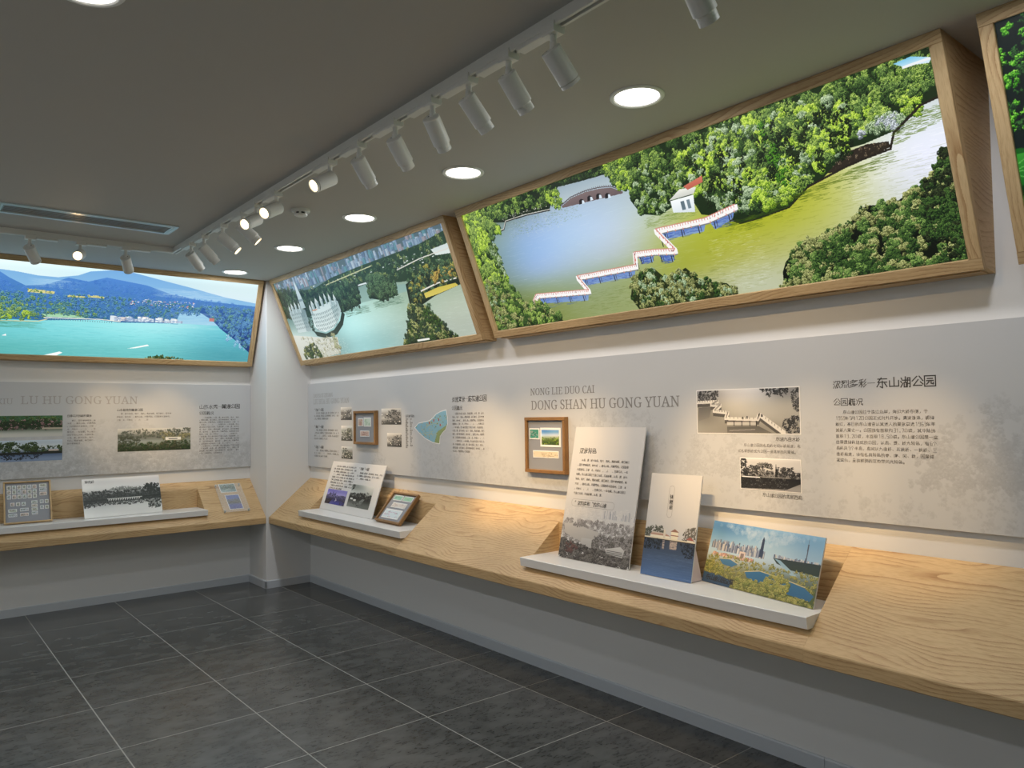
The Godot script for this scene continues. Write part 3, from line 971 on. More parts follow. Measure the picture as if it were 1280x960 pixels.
# ------------------------------------------------------------------ lettering
# Strokes of Chinese characters on a 10 x 10 grid (x to the side, y down): points are two digits, strokes are split by |.
# ">N a,b" sets a beside b (a takes N tenths), "^N a,b" sets a above b, "@a" encloses a, "~a" puts a on the walking radical.
const GLYPH := {
	"一": "05 95", "—": "05 95", "，": "36 38 19", "。": "16 36 39 19 16", "、": "16 38", ".": "38 39 49 48", "“": "20 13|40 33", "”": "72 60|92 80", "·": "44 45 55 54",
	"0": "20 60 69 29 20", "1": "21 40 49", "2": "21 30 60 64 29 69", "3": "20 60 69 29|24 64", "4": "50 26 76|50 59", "5": "60 20 24 64 69 29", "6": "60 20 29 69 65 25", "7": "20 60 49", "8": "20 60 69 29 20|24 64", "9": "64 24 20 60 69 29",
	"氵": "31 73|14 55|19 86", "冫": "22 64|18 75", "亻": "70 05|44 49", "刂": "21 26|80 89 69", "灬": "20 09|40 49|60 69|80 99", "木": "03 93|50 59|53 08|53 98", "王": "11 91|15 85|09 99|51 59", "土": "14 84|50 59|09 99", "扌": "03 93|50 59 28|07 95",
	"纟": "50 13 63 16 75|09 87", "讠": "21 42|04 44 48 66", "阝": "10 19|10 80 54 86 47", "艹": "04 94|30 38|70 78", "钅": "40 03|22 82|24 74|05 85|44 49 87", "牜": "30 13|13 83|50 59|07 95", "丬": "70 79|12 34|29 65", "彡": "80 13|83 16|96 09", "攵": "30 05|23 93|73 09|25 98",
	"农": "02 01 91 93|51 09|34 39 58|54 99|83 65", "歹": "01 91|41 05|24 84 09|35 57", "夕": "40 05|32 92 09|35 66", "采": "90 11|22 33|51 53|82 64|04 94|54 59|54 08|54 98", "东": "11 91|40 14 94|53 59 38|25 08|75 98", "山": "50 58|13 18 98 93",
	"古": "03 93|50 55|15 85 89 19 15", "月": "11 16 09|11 91 99 79|13 93|16 96", "公": "40 04|60 94|53 18 88|75 97", "元": "11 81|04 94|34 36 09|64 68 99 97", "既": "01 41 44 04|02 42|00 09 38|35 47|51 91|54 94|71 74 59|75 79 99 97", "兄": "11 81 84 14 11|34 36 09|64 68 99 97",
	"不": "01 91|51 05|54 59|64 97", "水": "50 59 37|13 43 08|82 55|54 98", "禾": "80 21|03 93|51 59|53 08|53 98", "乃": "11 71 64 94 88 68|31 09", "鹿": "50 51|02 92|02 06 09|23 83 85 25|43 45|63 65|25 29 38|26 46|56 59 99 97|86 57", "火": "50 54 09|54 99|12 24|82 73",
	"牙": "11 91|31 24 94|61 69 48|64 09", "隹": "30 04|23 29|60 61|22 92|24 84|27 87|29 99|52 59", "龶": "01 91|14 84|08 98|50 58", "糸": "60 23 63 25 75|55 59|36 08|66 97", "㐬": "50 51|01 91|41 14 74|64 85|25 26 09|45 49|65 68 99", "匕": "84 25|21 28 98 96",
	"女": "40 15 88|71 64 09|04 94", "寺": "11 81|51 54|04 94|16 96|66 69 48|27 48", "色": "30 03|31 71 54|14 84 86|14 18 98 96|46 44|16 86", "白": "50 31|12 82 89 19 12|15 85", "勺": "30 04|22 92 89 68|34 57", "九": "30 34 09|03 73 78 98 96", "曲": "12 82 89 19 12|15 85|40 49|60 69",
	"乔": "80 21|04 94|52 05|53 95|36 37 19|66 69", "美": "30 41|70 61|12 82|24 74|06 96|51 56|57 19|58 99", "丽": "01 91|13 19|13 43 49|25 36|53 59|53 93 99 88|65 76", "西": "01 91|13 93 99 19 13|41 36|61 65 85", "岛": "50 41|21 81 83 73|21 25 95 99 79|42 53|16 18 68 66|41 38",
	"帛": "50 41|22 72 75 25 22|23 73|16 86 88|16 18|54 59", "鱼": "40 02|31 71 53|13 83 87 17 13|15 85|43 47|09 99", "里": "11 81 85 15 11|13 83|51 59|17 87|09 99", "习": "11 91 98 78|23 45|07 64", "卒": "50 51|12 92|33 15|63 85|06 96|54 59", "全": "50 04|50 94|25 75|27 77|09 99|55 59",
	"日": "10 80 89 19 10|14 84", "京": "50 51|02 92|24 74 76 26 24|56 59 48|27 09|77 99", "立": "50 51|12 92|34 37|74 68|09 99", "于": "11 81|04 94|51 59 38", "朱": "20 03|12 82|05 95|50 59|55 09|55 99", "工": "11 81|51 58|08 98", "北": "30 39|03 33|08 36|60 68 98 96|94 66",
	"岸": "50 52|10 12 92 90|14 94|14 16 09|26 86|27 97|57 59", "每": "30 02|12 92|22 17 87|82 79 69|05 95|43 54|46 57", "印": "30 02 09 37|04 34|51 91 97 77|51 59", "大": "03 93|50 53 09|53 99", "贝": "11 16|11 81 86|51 56 09|67 99", "年": "30 04|22 82|25 85|22 26|07 97|52 59",
	"正": "01 91|51 58|54 84|24 28|08 98", "式": "03 93|61 68 99 97|80 91|15 45|35 38|19 57", "又": "11 81 09|23 98", "寸": "03 93|71 79 58|25 46", "外": "30 04|22 52 09|24 45|70 79|74 96", "开": "11 91|05 95|31 36 09|71 79", "方": "50 52|03 93|43 09|34 84 89 69",
	"皮": "12 92 94|12 16 09|50 55|25 85 09|36 99", "卯": "30 12 18 36|31 36 09|50 90 98 78|50 59", "录": "11 81 83|13 83 85|05 95|55 59 38|26 37|18 47|86 67|56 98", "兆": "31 37 09|60 68 98 96|02 24|07 35|92 73|64 96", "春": "11 91|23 83|05 95|51 08|55 97|36 76 79 39 36",
	"曾": "30 41|70 61|12 82 85 15 12|51 55|26 76 79 29 26", "以": "11 18 46|43 54|71 65 39|66 98", "其": "02 92|20 27|70 77|24 74|25 75|07 97|38 19|68 99", "米": "50 59|04 94|21 33|81 63|54 08|54 98", "人": "50 54 09|54 99", "至": "01 91|41 14 84|74 95|16 86|09 99|55 59",
	"犬": "31 04|12 45 39 18|36 08|45 95|71 65 49|75 99|80 92", "先": "30 14|22 82|04 94|50 54|34 36 09|64 68 99", "羊": "20 31|70 61|02 92|14 84|06 96|51 59", "成": "12 92|12 16 09|14 44 48 28|61 68 99 97|84 58|80 91", "亲": "50 51|12 82|24 34|74 64|05 95|07 97|55 59|37 09|67 98",
	"斤": "80 11|11 16 09|14 94|64 69", "八": "41 35 09|61 76 99", "之": "50 61|03 83 17|17 38 99", "见": "11 16|11 81 86|51 55 09|56 58 98 96", "有": "02 92|40 06|34 39|34 84 89 69|36 86|38 88", "面": "01 91|41 33|13 83 89 19 13|33 39|63 69|36 66", "只": "11 81 85 15 11|36 09|66 98",
	"页": "01 91|41 32|12 17|12 82 87|54 57 09|67 99", "中": "12 82 86 16 12|50 59", "击": "12 82|05 95|50 58|16 18 98 96", "也": "04 93 86 76|50 56|22 28 98 96", "疋": "01 91|51 58|54 84|25 09|16 48 99", "座": "50 51|12 92|12 16 09|34 26|35 47|74 66|75 87|53 59|28 88|19 99",
	"由": "12 82 89 19 12|15 85|50 59", "与": "20 24 84 88 68|21 71|06 66", "且": "21 28|21 81 88|23 83|25 85|09 99", "为": "22 33|03 83 88 68|50 43 09|55 66", "个": "50 04|50 94|54 59", "及": "11 71 54 84 09|21 09|24 99", "半": "21 33|81 63|14 84|06 96|50 59",
	"间": "12 19|11 22|41 91 99 79|34 74 77 37 34|35 75", "五": "11 91|41 28|14 74 78|08 98", "共": "03 93|30 36|70 76|06 96|37 09|67 99", "三": "11 91|25 75|09 99", "目": "11 81 89 19 11|14 84|16 86", "车": "02 92|40 15 85|53 59|07 97", "殳": "30 23 04|31 71 74 94|15 85 09|26 98",
	"夂": "40 04|32 72 09|24 98", "口": "11 81 88 18 11", "具": "21 27|21 81 87|23 83|25 85|07 97|38 19|68 99", "亭": "50 51|02 92|23 83 84 24 23|05 15 95|27 77|57 59 38", "廊": "50 51|02 92|02 06 09|33 53 57 37 33|35 55|37 39|63 93 65 95 67|63 69", "阁": "12 19|11 22|31 91 99 79|44 35|44 64 37|45 68|46 66 68 46",
	"昔": "02 92|30 35|70 75|05 95|26 76 79 29 26", "各": "40 04|32 72 06|24 98|26 76 79 29 26", "亦": "50 51|02 92|32 36 09|62 69|14 06|84 95", "呈": "20 70 74 24 20|15 85|17 77|09 99|55 59", "亚": "01 91|31 38|61 68|13 25|83 75|08 98", "风": "11 15 09|11 81 86 99 97|33 67|63 27",
	"光": "50 54|21 33|81 63|04 94|34 36 09|64 68 99 97", "带": "02 92|20 23|50 53|80 83|04 03 93 95|26 76 78|26 29|54 59", "四": "11 81 89 19 11|31 36|61 66 86", "季": "70 11|02 92|50 54|53 05|53 95|25 75 56|57 59 38|07 97", "州": "21 26 09|51 58|81 89|02 04|32 44|62 74",
	"烈": "^6列,灬", "列": ">6歹,刂", "浓": ">3氵,农", "多": "^5夕,夕", "彩": ">6采,彡", "湖": ">3氵,胡", "胡": ">5古,月", "园": "@元", "概": ">3木,既", "况": ">3冫,兄", "环": ">4王,不", "秀": "^5禾,乃", "林": ">5木,木", "麓": "^4林,鹿", "炎": "^5火,火", "淡": ">3氵,炎",
	"雅": ">5牙,隹", "素": "^4龶,糸", "流": ">3氵,㐬", "化": ">4亻,匕", "花": "^3艹,化", "妆": ">4丬,女", "特": ">4牜,寺", "的": ">5白,勺", "桥": ">3木,乔", "锦": ">4钅,帛", "鲤": ">5鱼,里", "羽": ">5习,习", "翠": "^5羽,卒", "景": "^4日,京", "位": ">3亻,立", "珠": ">4王,朱",
	"江": ">3氵,工", "海": ">3氵,每", "则": ">6贝,刂", "侧": ">3亻,则", "对": ">5又,寸", "放": ">5方,攵", "青": "^4龶,月", "清": ">3氵,青", "波": ">3氵,皮", "柳": ">3木,卯", "绿": ">4纟,录", "桃": ">4木,兆", "红": ">4纟,工", "迷": "~米", "致": ">5至,攵", "获": "^3艹,犬",
	"选": "~先", "城": ">3土,成", "新": ">5亲,斤", "现": ">4王,见", "积": ">5禾,只", "约": ">4纟,勺", "顷": ">3匕,页", "陆": ">3阝,击", "地": ">3土,也", "是": "^4日,疋", "堤": ">3土,是", "屿": ">3山,与", "组": ">4纟,且", "拱": ">3扌,共", "相": ">5木,目", "连": "~车",
	"设": ">4讠,殳", "错": ">4钅,昔", "落": "^3艹,洛", "洛": ">3氵,各", "变": "^6亦,又", "鲜": ">5鱼,羊", "明": ">4日,月", "执": ">4扌,九", "热": "^6执,灬", "潋": ">3氵,致", "滟": ">3氵,色", "榭": ">3木,对", "道": "~目", "样": ">4木,羊", "线": ">4纟,成", "植": ">3木,具", "物": ">4牜,勺", "组团": "@木",
}
var glyph_cache := {}


func glyph(ch: String) -> Array:
	if glyph_cache.has(ch):
		return glyph_cache[ch]
	var s: String = GLYPH.get(ch, "")
	var out := []
	if s == "":
		return out
	if s[0] in [">", "^"]:
		var n := int(s[1]) / 10.0
		var ab := s.substr(2).split(",")
		var box_a := Rect2(0, 0, n, 1) if s[0] == ">" else Rect2(0, 0, 1, n)
		var box_b := Rect2(n, 0, 1 - n, 1) if s[0] == ">" else Rect2(0, n, 1, 1 - n)
		for q in [[ab[0], box_a], [ab[1], box_b]]:
			var b: Rect2 = q[1]
			if s[0] == ">":
				b = Rect2(b.position.x + 0.03, b.position.y, b.size.x - 0.06, b.size.y)
			else:
				b = Rect2(b.position.x, b.position.y + 0.03, b.size.x, b.size.y - 0.06)
			for st in glyph(q[0]):
				var t := PackedVector2Array()
				for v in st:
					t.append(b.position + v * b.size)
				out.append(t)
	elif s[0] in ["@", "~"]:
		var b := Rect2(0.2, 0.2, 0.6, 0.6) if s[0] == "@" else Rect2(0.32, 0.02, 0.66, 0.74)
		var own := ["00 09 99 90 00"] if s[0] == "@" else ["11 22", "04 24 28", "09 28 99"]
		for q in own:
			out.append(points(q))
		for st in glyph(s.substr(1)):
			var t := PackedVector2Array()
			for v in st:
				t.append(b.position + v * b.size)
			out.append(t)
	else:
		for q in s.split("|"):
			out.append(points(q))
	glyph_cache[ch] = out
	return out


func points(q: String) -> PackedVector2Array:
	var o := PackedVector2Array()
	for v in q.split(" "):
		o.append(Vector2(int(v[0]), int(v[1])) / 9.0)
	return o


# writes one line with its upper corner at o; returns the end of the line in metres
func write(st: SurfaceTool, s: String, o: Vector3, right: Vector3, up: Vector3, size: float, advance := 1.12, weight := 0.085):
	var n := right.cross(up)
	var x := 0.0
	for ch in s:
		var lift := 0.0
		for stroke in glyph(ch):
			for i in stroke.size() - 1:
				lift += 0.00002
				var a: Vector2 = stroke[i]
				var b: Vector2 = stroke[i + 1]
				var d := (b - a).normalized() * weight / 2
				var e := Vector2(-d.y, d.x)
				var c := [a - d + e, b + d + e, b + d - e, a - d - e]
				var p := []
				for v in c:
					p.append(o + n * lift + right * (x + v.x * size) - up * (v.y * size))
				quad(st, p[0], p[1], p[2], p[3], n)
		var digit := ch.unicode_at(0) < 128
		x += size * advance * (0.62 if digit else 1.0)


func write_block(st: SurfaceTool, lines: Array, o: Vector3, right: Vector3, up: Vector3, size: float, advance: float, pitch: float, weight := 0.1):
	for i in lines.size():
		write(st, lines[i], o - up * (pitch * i), right, up, size, advance, weight)


# lines cut from running text, for passages too small to read in the photograph
func running(n_lines: int, per_line: int, first: int) -> Array:
	var src := "东山湖公园位于珠江北岸，花城新景，以岛、堤、桥为特色，有大小岛屿。清波绿柳，春日桃红，园中亭廊相连，林木成荫，湖光山色，风景秀丽。公园面积水面相间，三面临水，开放以来，游人如织，四季花开，一年有景。"
	var out := []
	var at := first
	for i in n_lines:
		var s := "　　" if i == 0 else ""
		while s.length() < per_line:
			s += src[at % src.length()]
			at += 1
		if i == n_lines - 1:
			s = s.substr(0, int(per_line * 0.6))
		out.append(s)
	return out


# raised Latin lettering of a set width and cap height; its lower corner at o
func latin(s: String, o: Vector3, right: Vector3, up: Vector3, width: float, cap: float, m: Material, parent: Node3D, called := "title_lettering"):
	var t := TextMesh.new()
	var f := SystemFont.new()
	f.font_names = PackedStringArray(["Droid Serif"])
	t.font = f
	t.text = s
	t.font_size = 64
	t.pixel_size = 0.001
	t.depth = 0.01
	t.curve_step = 2.0
	t.horizontal_alignment = HORIZONTAL_ALIGNMENT_LEFT
	var b := t.get_aabb()
	var n := right.cross(up)
	var mi := MeshInstance3D.new()
	mi.name = called
	mi.mesh = t
	mi.material_override = m
	var sx := width / b.size.x
	var sy := cap / b.size.y
	parent.add_child(mi, true)
	mi.transform = Transform3D(Basis(right * sx, up * sy, n * 0.06), o - right * b.position.x * sx - up * b.position.y * sy)


# ------------------------------------------------------------------ printed panels on the walls
func panel_print(w: int, h: int, sd: int, masses: Array) -> Image:
	# soft grey tree shapes printed on a pale ground; x and y as shares of the panel
	var base := [199, 201, 202]
	var p := Pic.new(w, h, sd, Pic.k(base))
	for m in masses:
		var a := []
		for i in range(0, m.pts.size(), 2):
			a.append_array([m.pts[i] * w, m.pts[i + 1] * h])
		var t: float = m.tone
		var mid := [base[0] - t, base[1] - t, base[2] - t]
		var dark := [mid[0] - 9, mid[1] - 9, mid[2] - 9]
		var lite := [mid[0] + 12, mid[1] + 12, mid[2] + 12]
		# single trees with ragged outlines inside the mass
		for i in m.get("trees", 0):
			var q := Pic.pts(a)
			var x := p.r.randf_range(q[0].x, q[q.size() - 2].x)
			var top := p.r.randf_range(m.top, m.top + 0.22) * h
			var wd := p.r.randf_range(16, 34)
			p.leaf([x, top, x + wd * 0.35, top + h * 0.12, x + wd, h * 0.8, x - wd, h * 0.8, x - wd * 0.35, top + h * 0.12], 46, m.s0, m.s1, [[dark, mid, lite], [dark, mid, mid]], 0.7)
		p.leaf(a, m.n, m.s0, m.s1, [[dark, mid, lite], [mid, mid, lite], [dark, mid, mid]], m.soft)
	return p.im


func photo(parent: Node3D, o: Vector3, right: Vector3, up: Vector3, x: float, y: float, w: float, h: float, im: Image, border := 0.0, called := "printed_photo", label := ""):
	# a thin mounted print; x, y its lower corner on the panel
	var n := right.cross(up)
	var st := fresh()
	var a := o + right * x + up * y
	if border > 0.0:
		var b := a - right * border - up * border
		prism(st, rect2(0, 0, w + border * 2, h + border * 2), b, right, up, n, 0.0, 0.0012)
		part("photo_border", st, M.white_ink, parent)
		st = fresh()
	var z := n * (0.0018 if border > 0.0 else 0.0012)
	quad(st, a + z + up * h, a + z + right * w + up * h, a + z + right * w, a + z, n)
	var q := part(called, st, print_mat(im), parent)
	if label:
		q.set_meta("label", label)


func grove(w: int, h: int, sd: int, sky: Array, crowns: Array, water: Array, pals: Array) -> Pic:
	# sky, a tree line, water with its reflection
	var p := Pic.new(w, h, sd)
	p.grid([[sky[0], sky[0]], [sky[1], sky[1]], [water[0], water[0]], [water[1], water[1]]])
	for c in crowns:
		p.leaf([c[0] * w, c[1] * h, c[2] * w, c[1] * h, c[2] * w, c[3] * h, c[0] * w, c[3] * h], c[4], 8, 18, pals)
	return p


func picture_old_bridge() -> Image:
	var p := Pic.new(384, 150, 11)
	p.grid([[[150, 150, 150], [206, 206, 206], [214, 214, 214], [150, 150, 150]], [[150, 148, 140], [196, 194, 186], [200, 198, 190], [180, 178, 170]], [[134, 132, 124], [170, 168, 160], [184, 182, 174], [174, 172, 164]], [[150, 148, 140], [140, 138, 130], [140, 138, 130], [156, 154, 146]]])
	var gg := [[12, 12, 12], [58, 58, 58], [170, 170, 170]]
	var gk := [[8, 8, 8], [34, 34, 34], [96, 96, 96]]
	p.leaf([0, 0, 90, 0, 84, 44, 30, 50, 0, 46], 70, 10, 20, [gg, gk])
	p.leaf([244, 0, 384, 0, 384, 14, 330, 30, 270, 26], 60, 8, 16, [gk])
	p.leaf([360, 20, 384, 14, 384, 80, 360, 66], 30, 10, 18, [gg, gk])
	p.leaf([330, 110, 360, 92, 384, 100, 384, 150, 330, 150], 50, 10, 20, [gg, gk])
	p.poly([6, 60, 60, 58, 50, 96, 6, 108], [104, 102, 98], [134, 132, 126])
	var zig := [0, 42, 84, 40, 60, 52, 94, 54, 70, 74, 124, 80, 116, 100, 236, 104, 244, 88, 330, 148]
	var low := []
	for i in range(0, zig.size(), 2):
		low.append_array([zig[i], zig[i + 1] + 12])
	p.line(low, 10, [84, 82, 78])
	p.line(zig, 11, [222, 220, 214])
	for i in range(0, zig.size() - 2, 2):
		for j in 8:
			var v := Vector2(zig[i], zig[i + 1]).lerp(Vector2(zig[i + 2], zig[i + 3]), j / 8.0)
			p.rect(v.x, v.y - 7, 2, 7, [110, 108, 104])
	p.rect(120, 112, 112, 10, [196, 194, 188])
	for x in [146, 176, 206, 230]:
		p.rect(x, 108, 3, 18, [36, 34, 32])
	for v in [[240, 84], [250, 86], [196, 92], [180, 94]]:
		p.rect(v[0], v[1], 4, 9, [20, 20, 20])
	p.poly([120, 128, 240, 126, 290, 150, 120, 150], [92, 90, 86], [112, 110, 104])
	p.line([130, 142, 226, 138], 3, [150, 148, 144])
	return p.im


func picture_old_island() -> Image:
	var gk := [[6, 6, 6], [30, 30, 30], [84, 84, 84]]
	var gg := [[40, 40, 40], [104, 104, 104], [190, 190, 190]]
	var p := grove(256, 140, 12, [[206, 206, 206], [196, 196, 196]], [[0.0, 0.0, 0.1, 0.55, 60], [0.08, 0.2, 0.3, 0.6, 80], [0.62, 0.25, 0.9, 0.6, 90], [0.86, 0.4, 1.0, 0.62, 30]], [[120, 120, 120], [150, 150, 150]], [gk, gk, [[10, 10, 10], [50, 50, 50], [130, 130, 130]]])
	p.leaf([80, 28, 110, 12, 140, 20, 152, 84, 76, 88], 90, 10, 20, [gg, gg, gk])
	p.poly([150, 84, 156, 16, 162, 84], [30, 30, 30])
	p.poly([0, 86, 256, 84, 256, 104, 200, 132, 0, 138], [26, 26, 26], [50, 50, 50])
	p.leaf([0, 92, 220, 92, 190, 130, 0, 134], 130, 8, 16, [gk, [[10, 10, 10], [50, 50, 50], [140, 140, 140]]])
	p.rect(6, 82, 80, 5, [236, 236, 236])
	p.rect(86, 80, 120, 3, [150, 150, 150])
	return p.im


func picture_lakeside(sd: int, grey: bool) -> Image:
	var p := Pic.new(112, 120, sd)
	p.grid([[[220, 220, 216], [200, 206, 206]], [[160, 166, 160], [150, 150, 146]], [[190, 190, 184], [120, 124, 118]], [[90, 92, 86], [70, 70, 66]]])
	for i in 5:
		var x := p.r.randf_range(0, 80)
		var y := p.r.randf_range(10, 80)
		p.leaf([x, y, x + 40, y, x + 40, y + 34, x, y + 34], 26, 8, 16, [[[10, 10, 10], [50, 54, 46], [150, 156, 140]], [[20, 24, 14], [90, 96, 70], [220, 222, 200]]])
	for i in 26:
		p.rect(p.r.randf_range(0, 108), p.r.randf_range(30, 110), p.r.randf_range(2, 9), p.r.randf_range(3, 12), [[240, 240, 236], [20, 20, 20], [220, 216, 206]][p.r.randi() % 3])
	if grey:
		p.grey([1.0, 0.99, 0.96])
	return p.im


func hung_frame(label: String, o: Vector3, right: Vector3, up: Vector3, w: float, h: float, stamps: Array, fw := 0.019, deep := 0.03):
	# oak frame, grey mount, stamps; o is the frame's lower corner on the panel
	var n := right.cross(up)
	var t := thing("picture_frame", label, "frame", o)
	mount(t, right, up, n, w, h, stamps, fw, deep)
	return t


func mount(t: Node3D, right: Vector3, up: Vector3, n: Vector3, w: float, h: float, stamps: Array, fw: float, deep: float, wood: Material = null):
	var c := 0.002
	var fm: Material = wood if wood else M.frame_oak
	for e in [[0.0, fw], [h - fw, h]]:
		var st := fresh()
		prism(st, PackedVector2Array([Vector2(e[0], 0), Vector2(e[1], 0), Vector2(e[1], deep - c), Vector2(e[1] - c, deep), Vector2(e[0] + c, deep), Vector2(e[0], deep - c)]), Vector3.ZERO, up, n, right, 0.0, w, Vector2(rng.randf(), rng.randf()))
		part("frame_bar", st, fm, t)
	for e in [[0.0, fw], [w - fw, w]]:
		var st := fresh()
		prism(st, PackedVector2Array([Vector2(e[0], 0), Vector2(e[1], 0), Vector2(e[1], deep - c), Vector2(e[1] - c, deep), Vector2(e[0] + c, deep), Vector2(e[0], deep - c)]), Vector3.ZERO, right, n, up, fw, h - fw, Vector2(rng.randf(), rng.randf()))
		part("frame_bar", st, fm, t)
	var sb := fresh()
	prism(sb, rect2(fw, fw, w - fw, h - fw), Vector3.ZERO, right, up, n, 0.001, deep - 0.014)
	part("mount_board", sb, M.frame_grey, t)
	for s in stamps:
		var st := fresh()
		var a: Vector3 = right * s[0] * w + up * s[1] * h
		prism(st, rect2(0, 0, s[2] * w, s[3] * h), a, right, up, n, deep - 0.014, deep - 0.0115)
		var sheet := part("stamp", st, M.white_ink, t)
		st = fresh()
		var b: float = 0.11 * minf(s[2] * w, s[3] * h)
		var z: Vector3 = a + n * (deep - 0.011)
		quad(st, z + right * b + up * (s[3] * h - b), z + right * (s[2] * w - b) + up * (s[3] * h - b), z + right * (s[2] * w - b) + up * b, z + right * b + up * b, n)
		part("stamp_print", st, s[4], sheet)


func stamp_mat(sd: int, w: int, h: int, ground: Array, inks: Array) -> StandardMaterial3D:
	var p := Pic.new(w, h, sd, Pic.k(ground))
	for i in 7:
		var x := p.r.randf_range(0, w)
		var y := p.r.randf_range(h * 0.2, h)
		p.leaf([x - 9, y - 6, x + 9, y - 6, x + 9, y + 6, x - 9, y + 6], 8, 5, 11, inks)
	for i in 3:
		p.rect(p.r.randf_range(2, w * 0.6), p.r.randf_range(2, h * 0.8), w * 0.25, 2, inks[0][0])
	return print_mat(p.im)


func build_panels():
	var R := Vector3.BACK
	var U := Vector3.UP
	var N := Vector3.LEFT
	# ---- the long panel
	var o := thing("exhibit_panel", "long pale grey printed panel telling of two lake parks above the oak counter", "panel")
	var st := fresh()
	var t := 0.021
	var y0 := 1.015
	var y1 := 1.737
	var l1 := 7.4
	prism(st, rect2(0.0015, y0, l1, y1), Vector3(WR - 0.0005, 0, 0), R, U, N, 0.0, t)
	part("panel_board", st, M.foam, o)
	st = fresh()
	var fx := WR - 0.0005 - t - 0.0006
	quad(st, Vector3(fx, y1, 0.0015), Vector3(fx, y1, l1), Vector3(fx, y0, l1), Vector3(fx, y0, 0.0015), N)
	var im := panel_print(2048, 200, 51, [
		{"pts": [0.155, 0.84, 0.17, 0.72, 0.185, 0.84, 0.18, 1.0, 0.15, 1.0], "tone": 13, "n": 60, "s0": 6, "s1": 12, "soft": 0.7},
		{"pts": [0.235, 0.72, 0.27, 0.62, 0.30, 0.78, 0.33, 0.64, 0.36, 0.7, 0.38, 0.8, 0.40, 1.0, 0.23, 1.0], "tone": 10, "n": 520, "s0": 6, "s1": 13, "soft": 0.5},
		{"pts": [0.455, 0.5, 0.475, 0.36, 0.49, 0.34, 0.52, 0.4, 0.55, 0.5, 0.56, 0.98, 0.45, 1.0], "tone": 9, "n": 200, "s0": 9, "s1": 16, "soft": 0.5, "trees": 7, "top": 0.36},
		{"pts": [0.40, 0.62, 0.43, 0.5, 0.455, 0.7, 0.46, 1.0, 0.40, 1.0], "tone": 8, "n": 160, "s0": 9, "s1": 16, "soft": 0.5},
		{"pts": [0.56, 0.52, 0.60, 0.42, 0.64, 0.46, 0.66, 0.6, 0.68, 0.98, 0.56, 1.0], "tone": 7, "n": 160, "s0": 9, "s1": 16, "soft": 0.5, "trees": 6, "top": 0.42},
		{"pts": [0.70, 0.56, 0.73, 0.36, 0.745, 0.34, 0.77, 0.4, 0.80, 0.46, 0.86, 0.36, 1.0, 0.3, 1.0, 0.86, 0.70, 0.86], "tone": 13, "n": 700, "s0": 8, "s1": 16, "soft": 0.5, "trees": 26, "top": 0.34},
		{"pts": [0.60, 0.86, 1.0, 0.86, 1.0, 1.0, 0.60, 1.0], "tone": 12, "n": 420, "s0": 6, "s1": 14, "soft": 0.5},
	])
	part("panel_print", st, print_mat(im, 0.42), o)
	var f := Vector3(fx - 0.0004, 0, 0)
	latin("NONG LIE DUO CAI", f + Vector3(0, 1.549, 3.017), R, U, 0.516, 0.042, M.ink_title, o)
	latin("DONG SHAN HU GONG YUAN", f + Vector3(0, 1.467, 3.022), R, U, 1.066, 0.053, M.ink_title, o)
	latin("DAN YA SU ZHUANG", f + Vector3(0, 1.613, 0.117), R, U, 0.371, 0.034, M.ink_pale, o)
	latin("LIU HUA HU GONG YUAN", f + Vector3(0, 1.556, 0.117), R, U, 0.66, 0.043, M.ink_pale, o)
	st = fresh()
	write(st, "浓烈多彩", f + Vector3(0, 1.556, 4.840), R, U, 0.030, 1.14, 0.085)
	write(st, "—", f + Vector3(0, 1.556, 4.977), R, U, 0.028, 1.0, 0.06)
	write(st, "东山湖公园", f + Vector3(0, 1.558, 5.012), R, U, 0.037, 1.15, 0.11)
	part("heading", st, M.ink, o)
	st = fresh()
	write(st, "公园概况", f + Vector3(0, 1.484, 4.841), R, U, 0.0262, 1.14, 0.085)
	part("subheading", st, M.ink, o)
	st = fresh()
	write_block(st, ["　　东山湖公园位于珠江北岸，海印大桥东侧，于", "1959年5月12日公园正式对外开放。清波潋滟，柳绿", "桃红，春日的东山湖曾以其迷人的景致获选1963年羊", "城新八景之一。公园现有面积约31.7公顷，其中陆地", "面积13.2公顷，水面积18.5公顷。东山湖公园是一座", "由翠堤绿屿组成的公园，以岛、堤、桥为特色，有6个", "岛屿及5个半岛，岛间以九曲桥、五拱桥、一拱桥、三", "曲桥相连，设有各具特色的亭、廊、阁、榭，园景错", "落变化，呈现鲜明的亚热带风光特色。"], f + Vector3(0, 1.438, 4.846), R, U, 0.0132, 1.19, 0.0232, 0.09)
	part("text_block", st, M.ink_soft, o)
	st = fresh()
	write(st, "东湖九曲木桥", f + Vector3(0, 1.331, 4.585), R, U, 0.0165, 1.1, 0.09)
	part("photo_caption", st, M.ink, o)
	st = fresh()
	write(st, "东山湖公园的美丽西岛", f + Vector3(0, 1.094, 4.515), R, U, 0.0165, 1.1, 0.09)
	part("photo_caption", st, M.ink, o)
	st = fresh()
	write(st, "东山湖公园的各岛屿之间以桥相连，各", f + Vector3(0, 1.301, 4.43), R, U, 0.0132, 1.19, 0.085)
	write(st, "式各样的桥成为公园一道美丽的风景线。", f + Vector3(0, 1.276, 4.40), R, U, 0.0132, 1.19, 0.085)
	part("text_block", st, M.ink_soft, o)
	st = fresh()
	write(st, "淡雅素妆", f + Vector3(0, 1.562, 2.225), R, U, 0.033, 1.14, 0.085)
	write(st, "—", f + Vector3(0, 1.562, 2.372), R, U, 0.026, 1.0, 0.06)
	write(st, "流花湖公园", f + Vector3(0, 1.565, 2.402), R, U, 0.036, 1.12, 0.11)
	part("heading", st, M.ink, o)
	st = fresh()
	write(st, "公园概况", f + Vector3(0, 1.503, 2.224), R, U, 0.0262, 1.12, 0.085)
	part("subheading", st, M.ink, o)
	st = fresh()
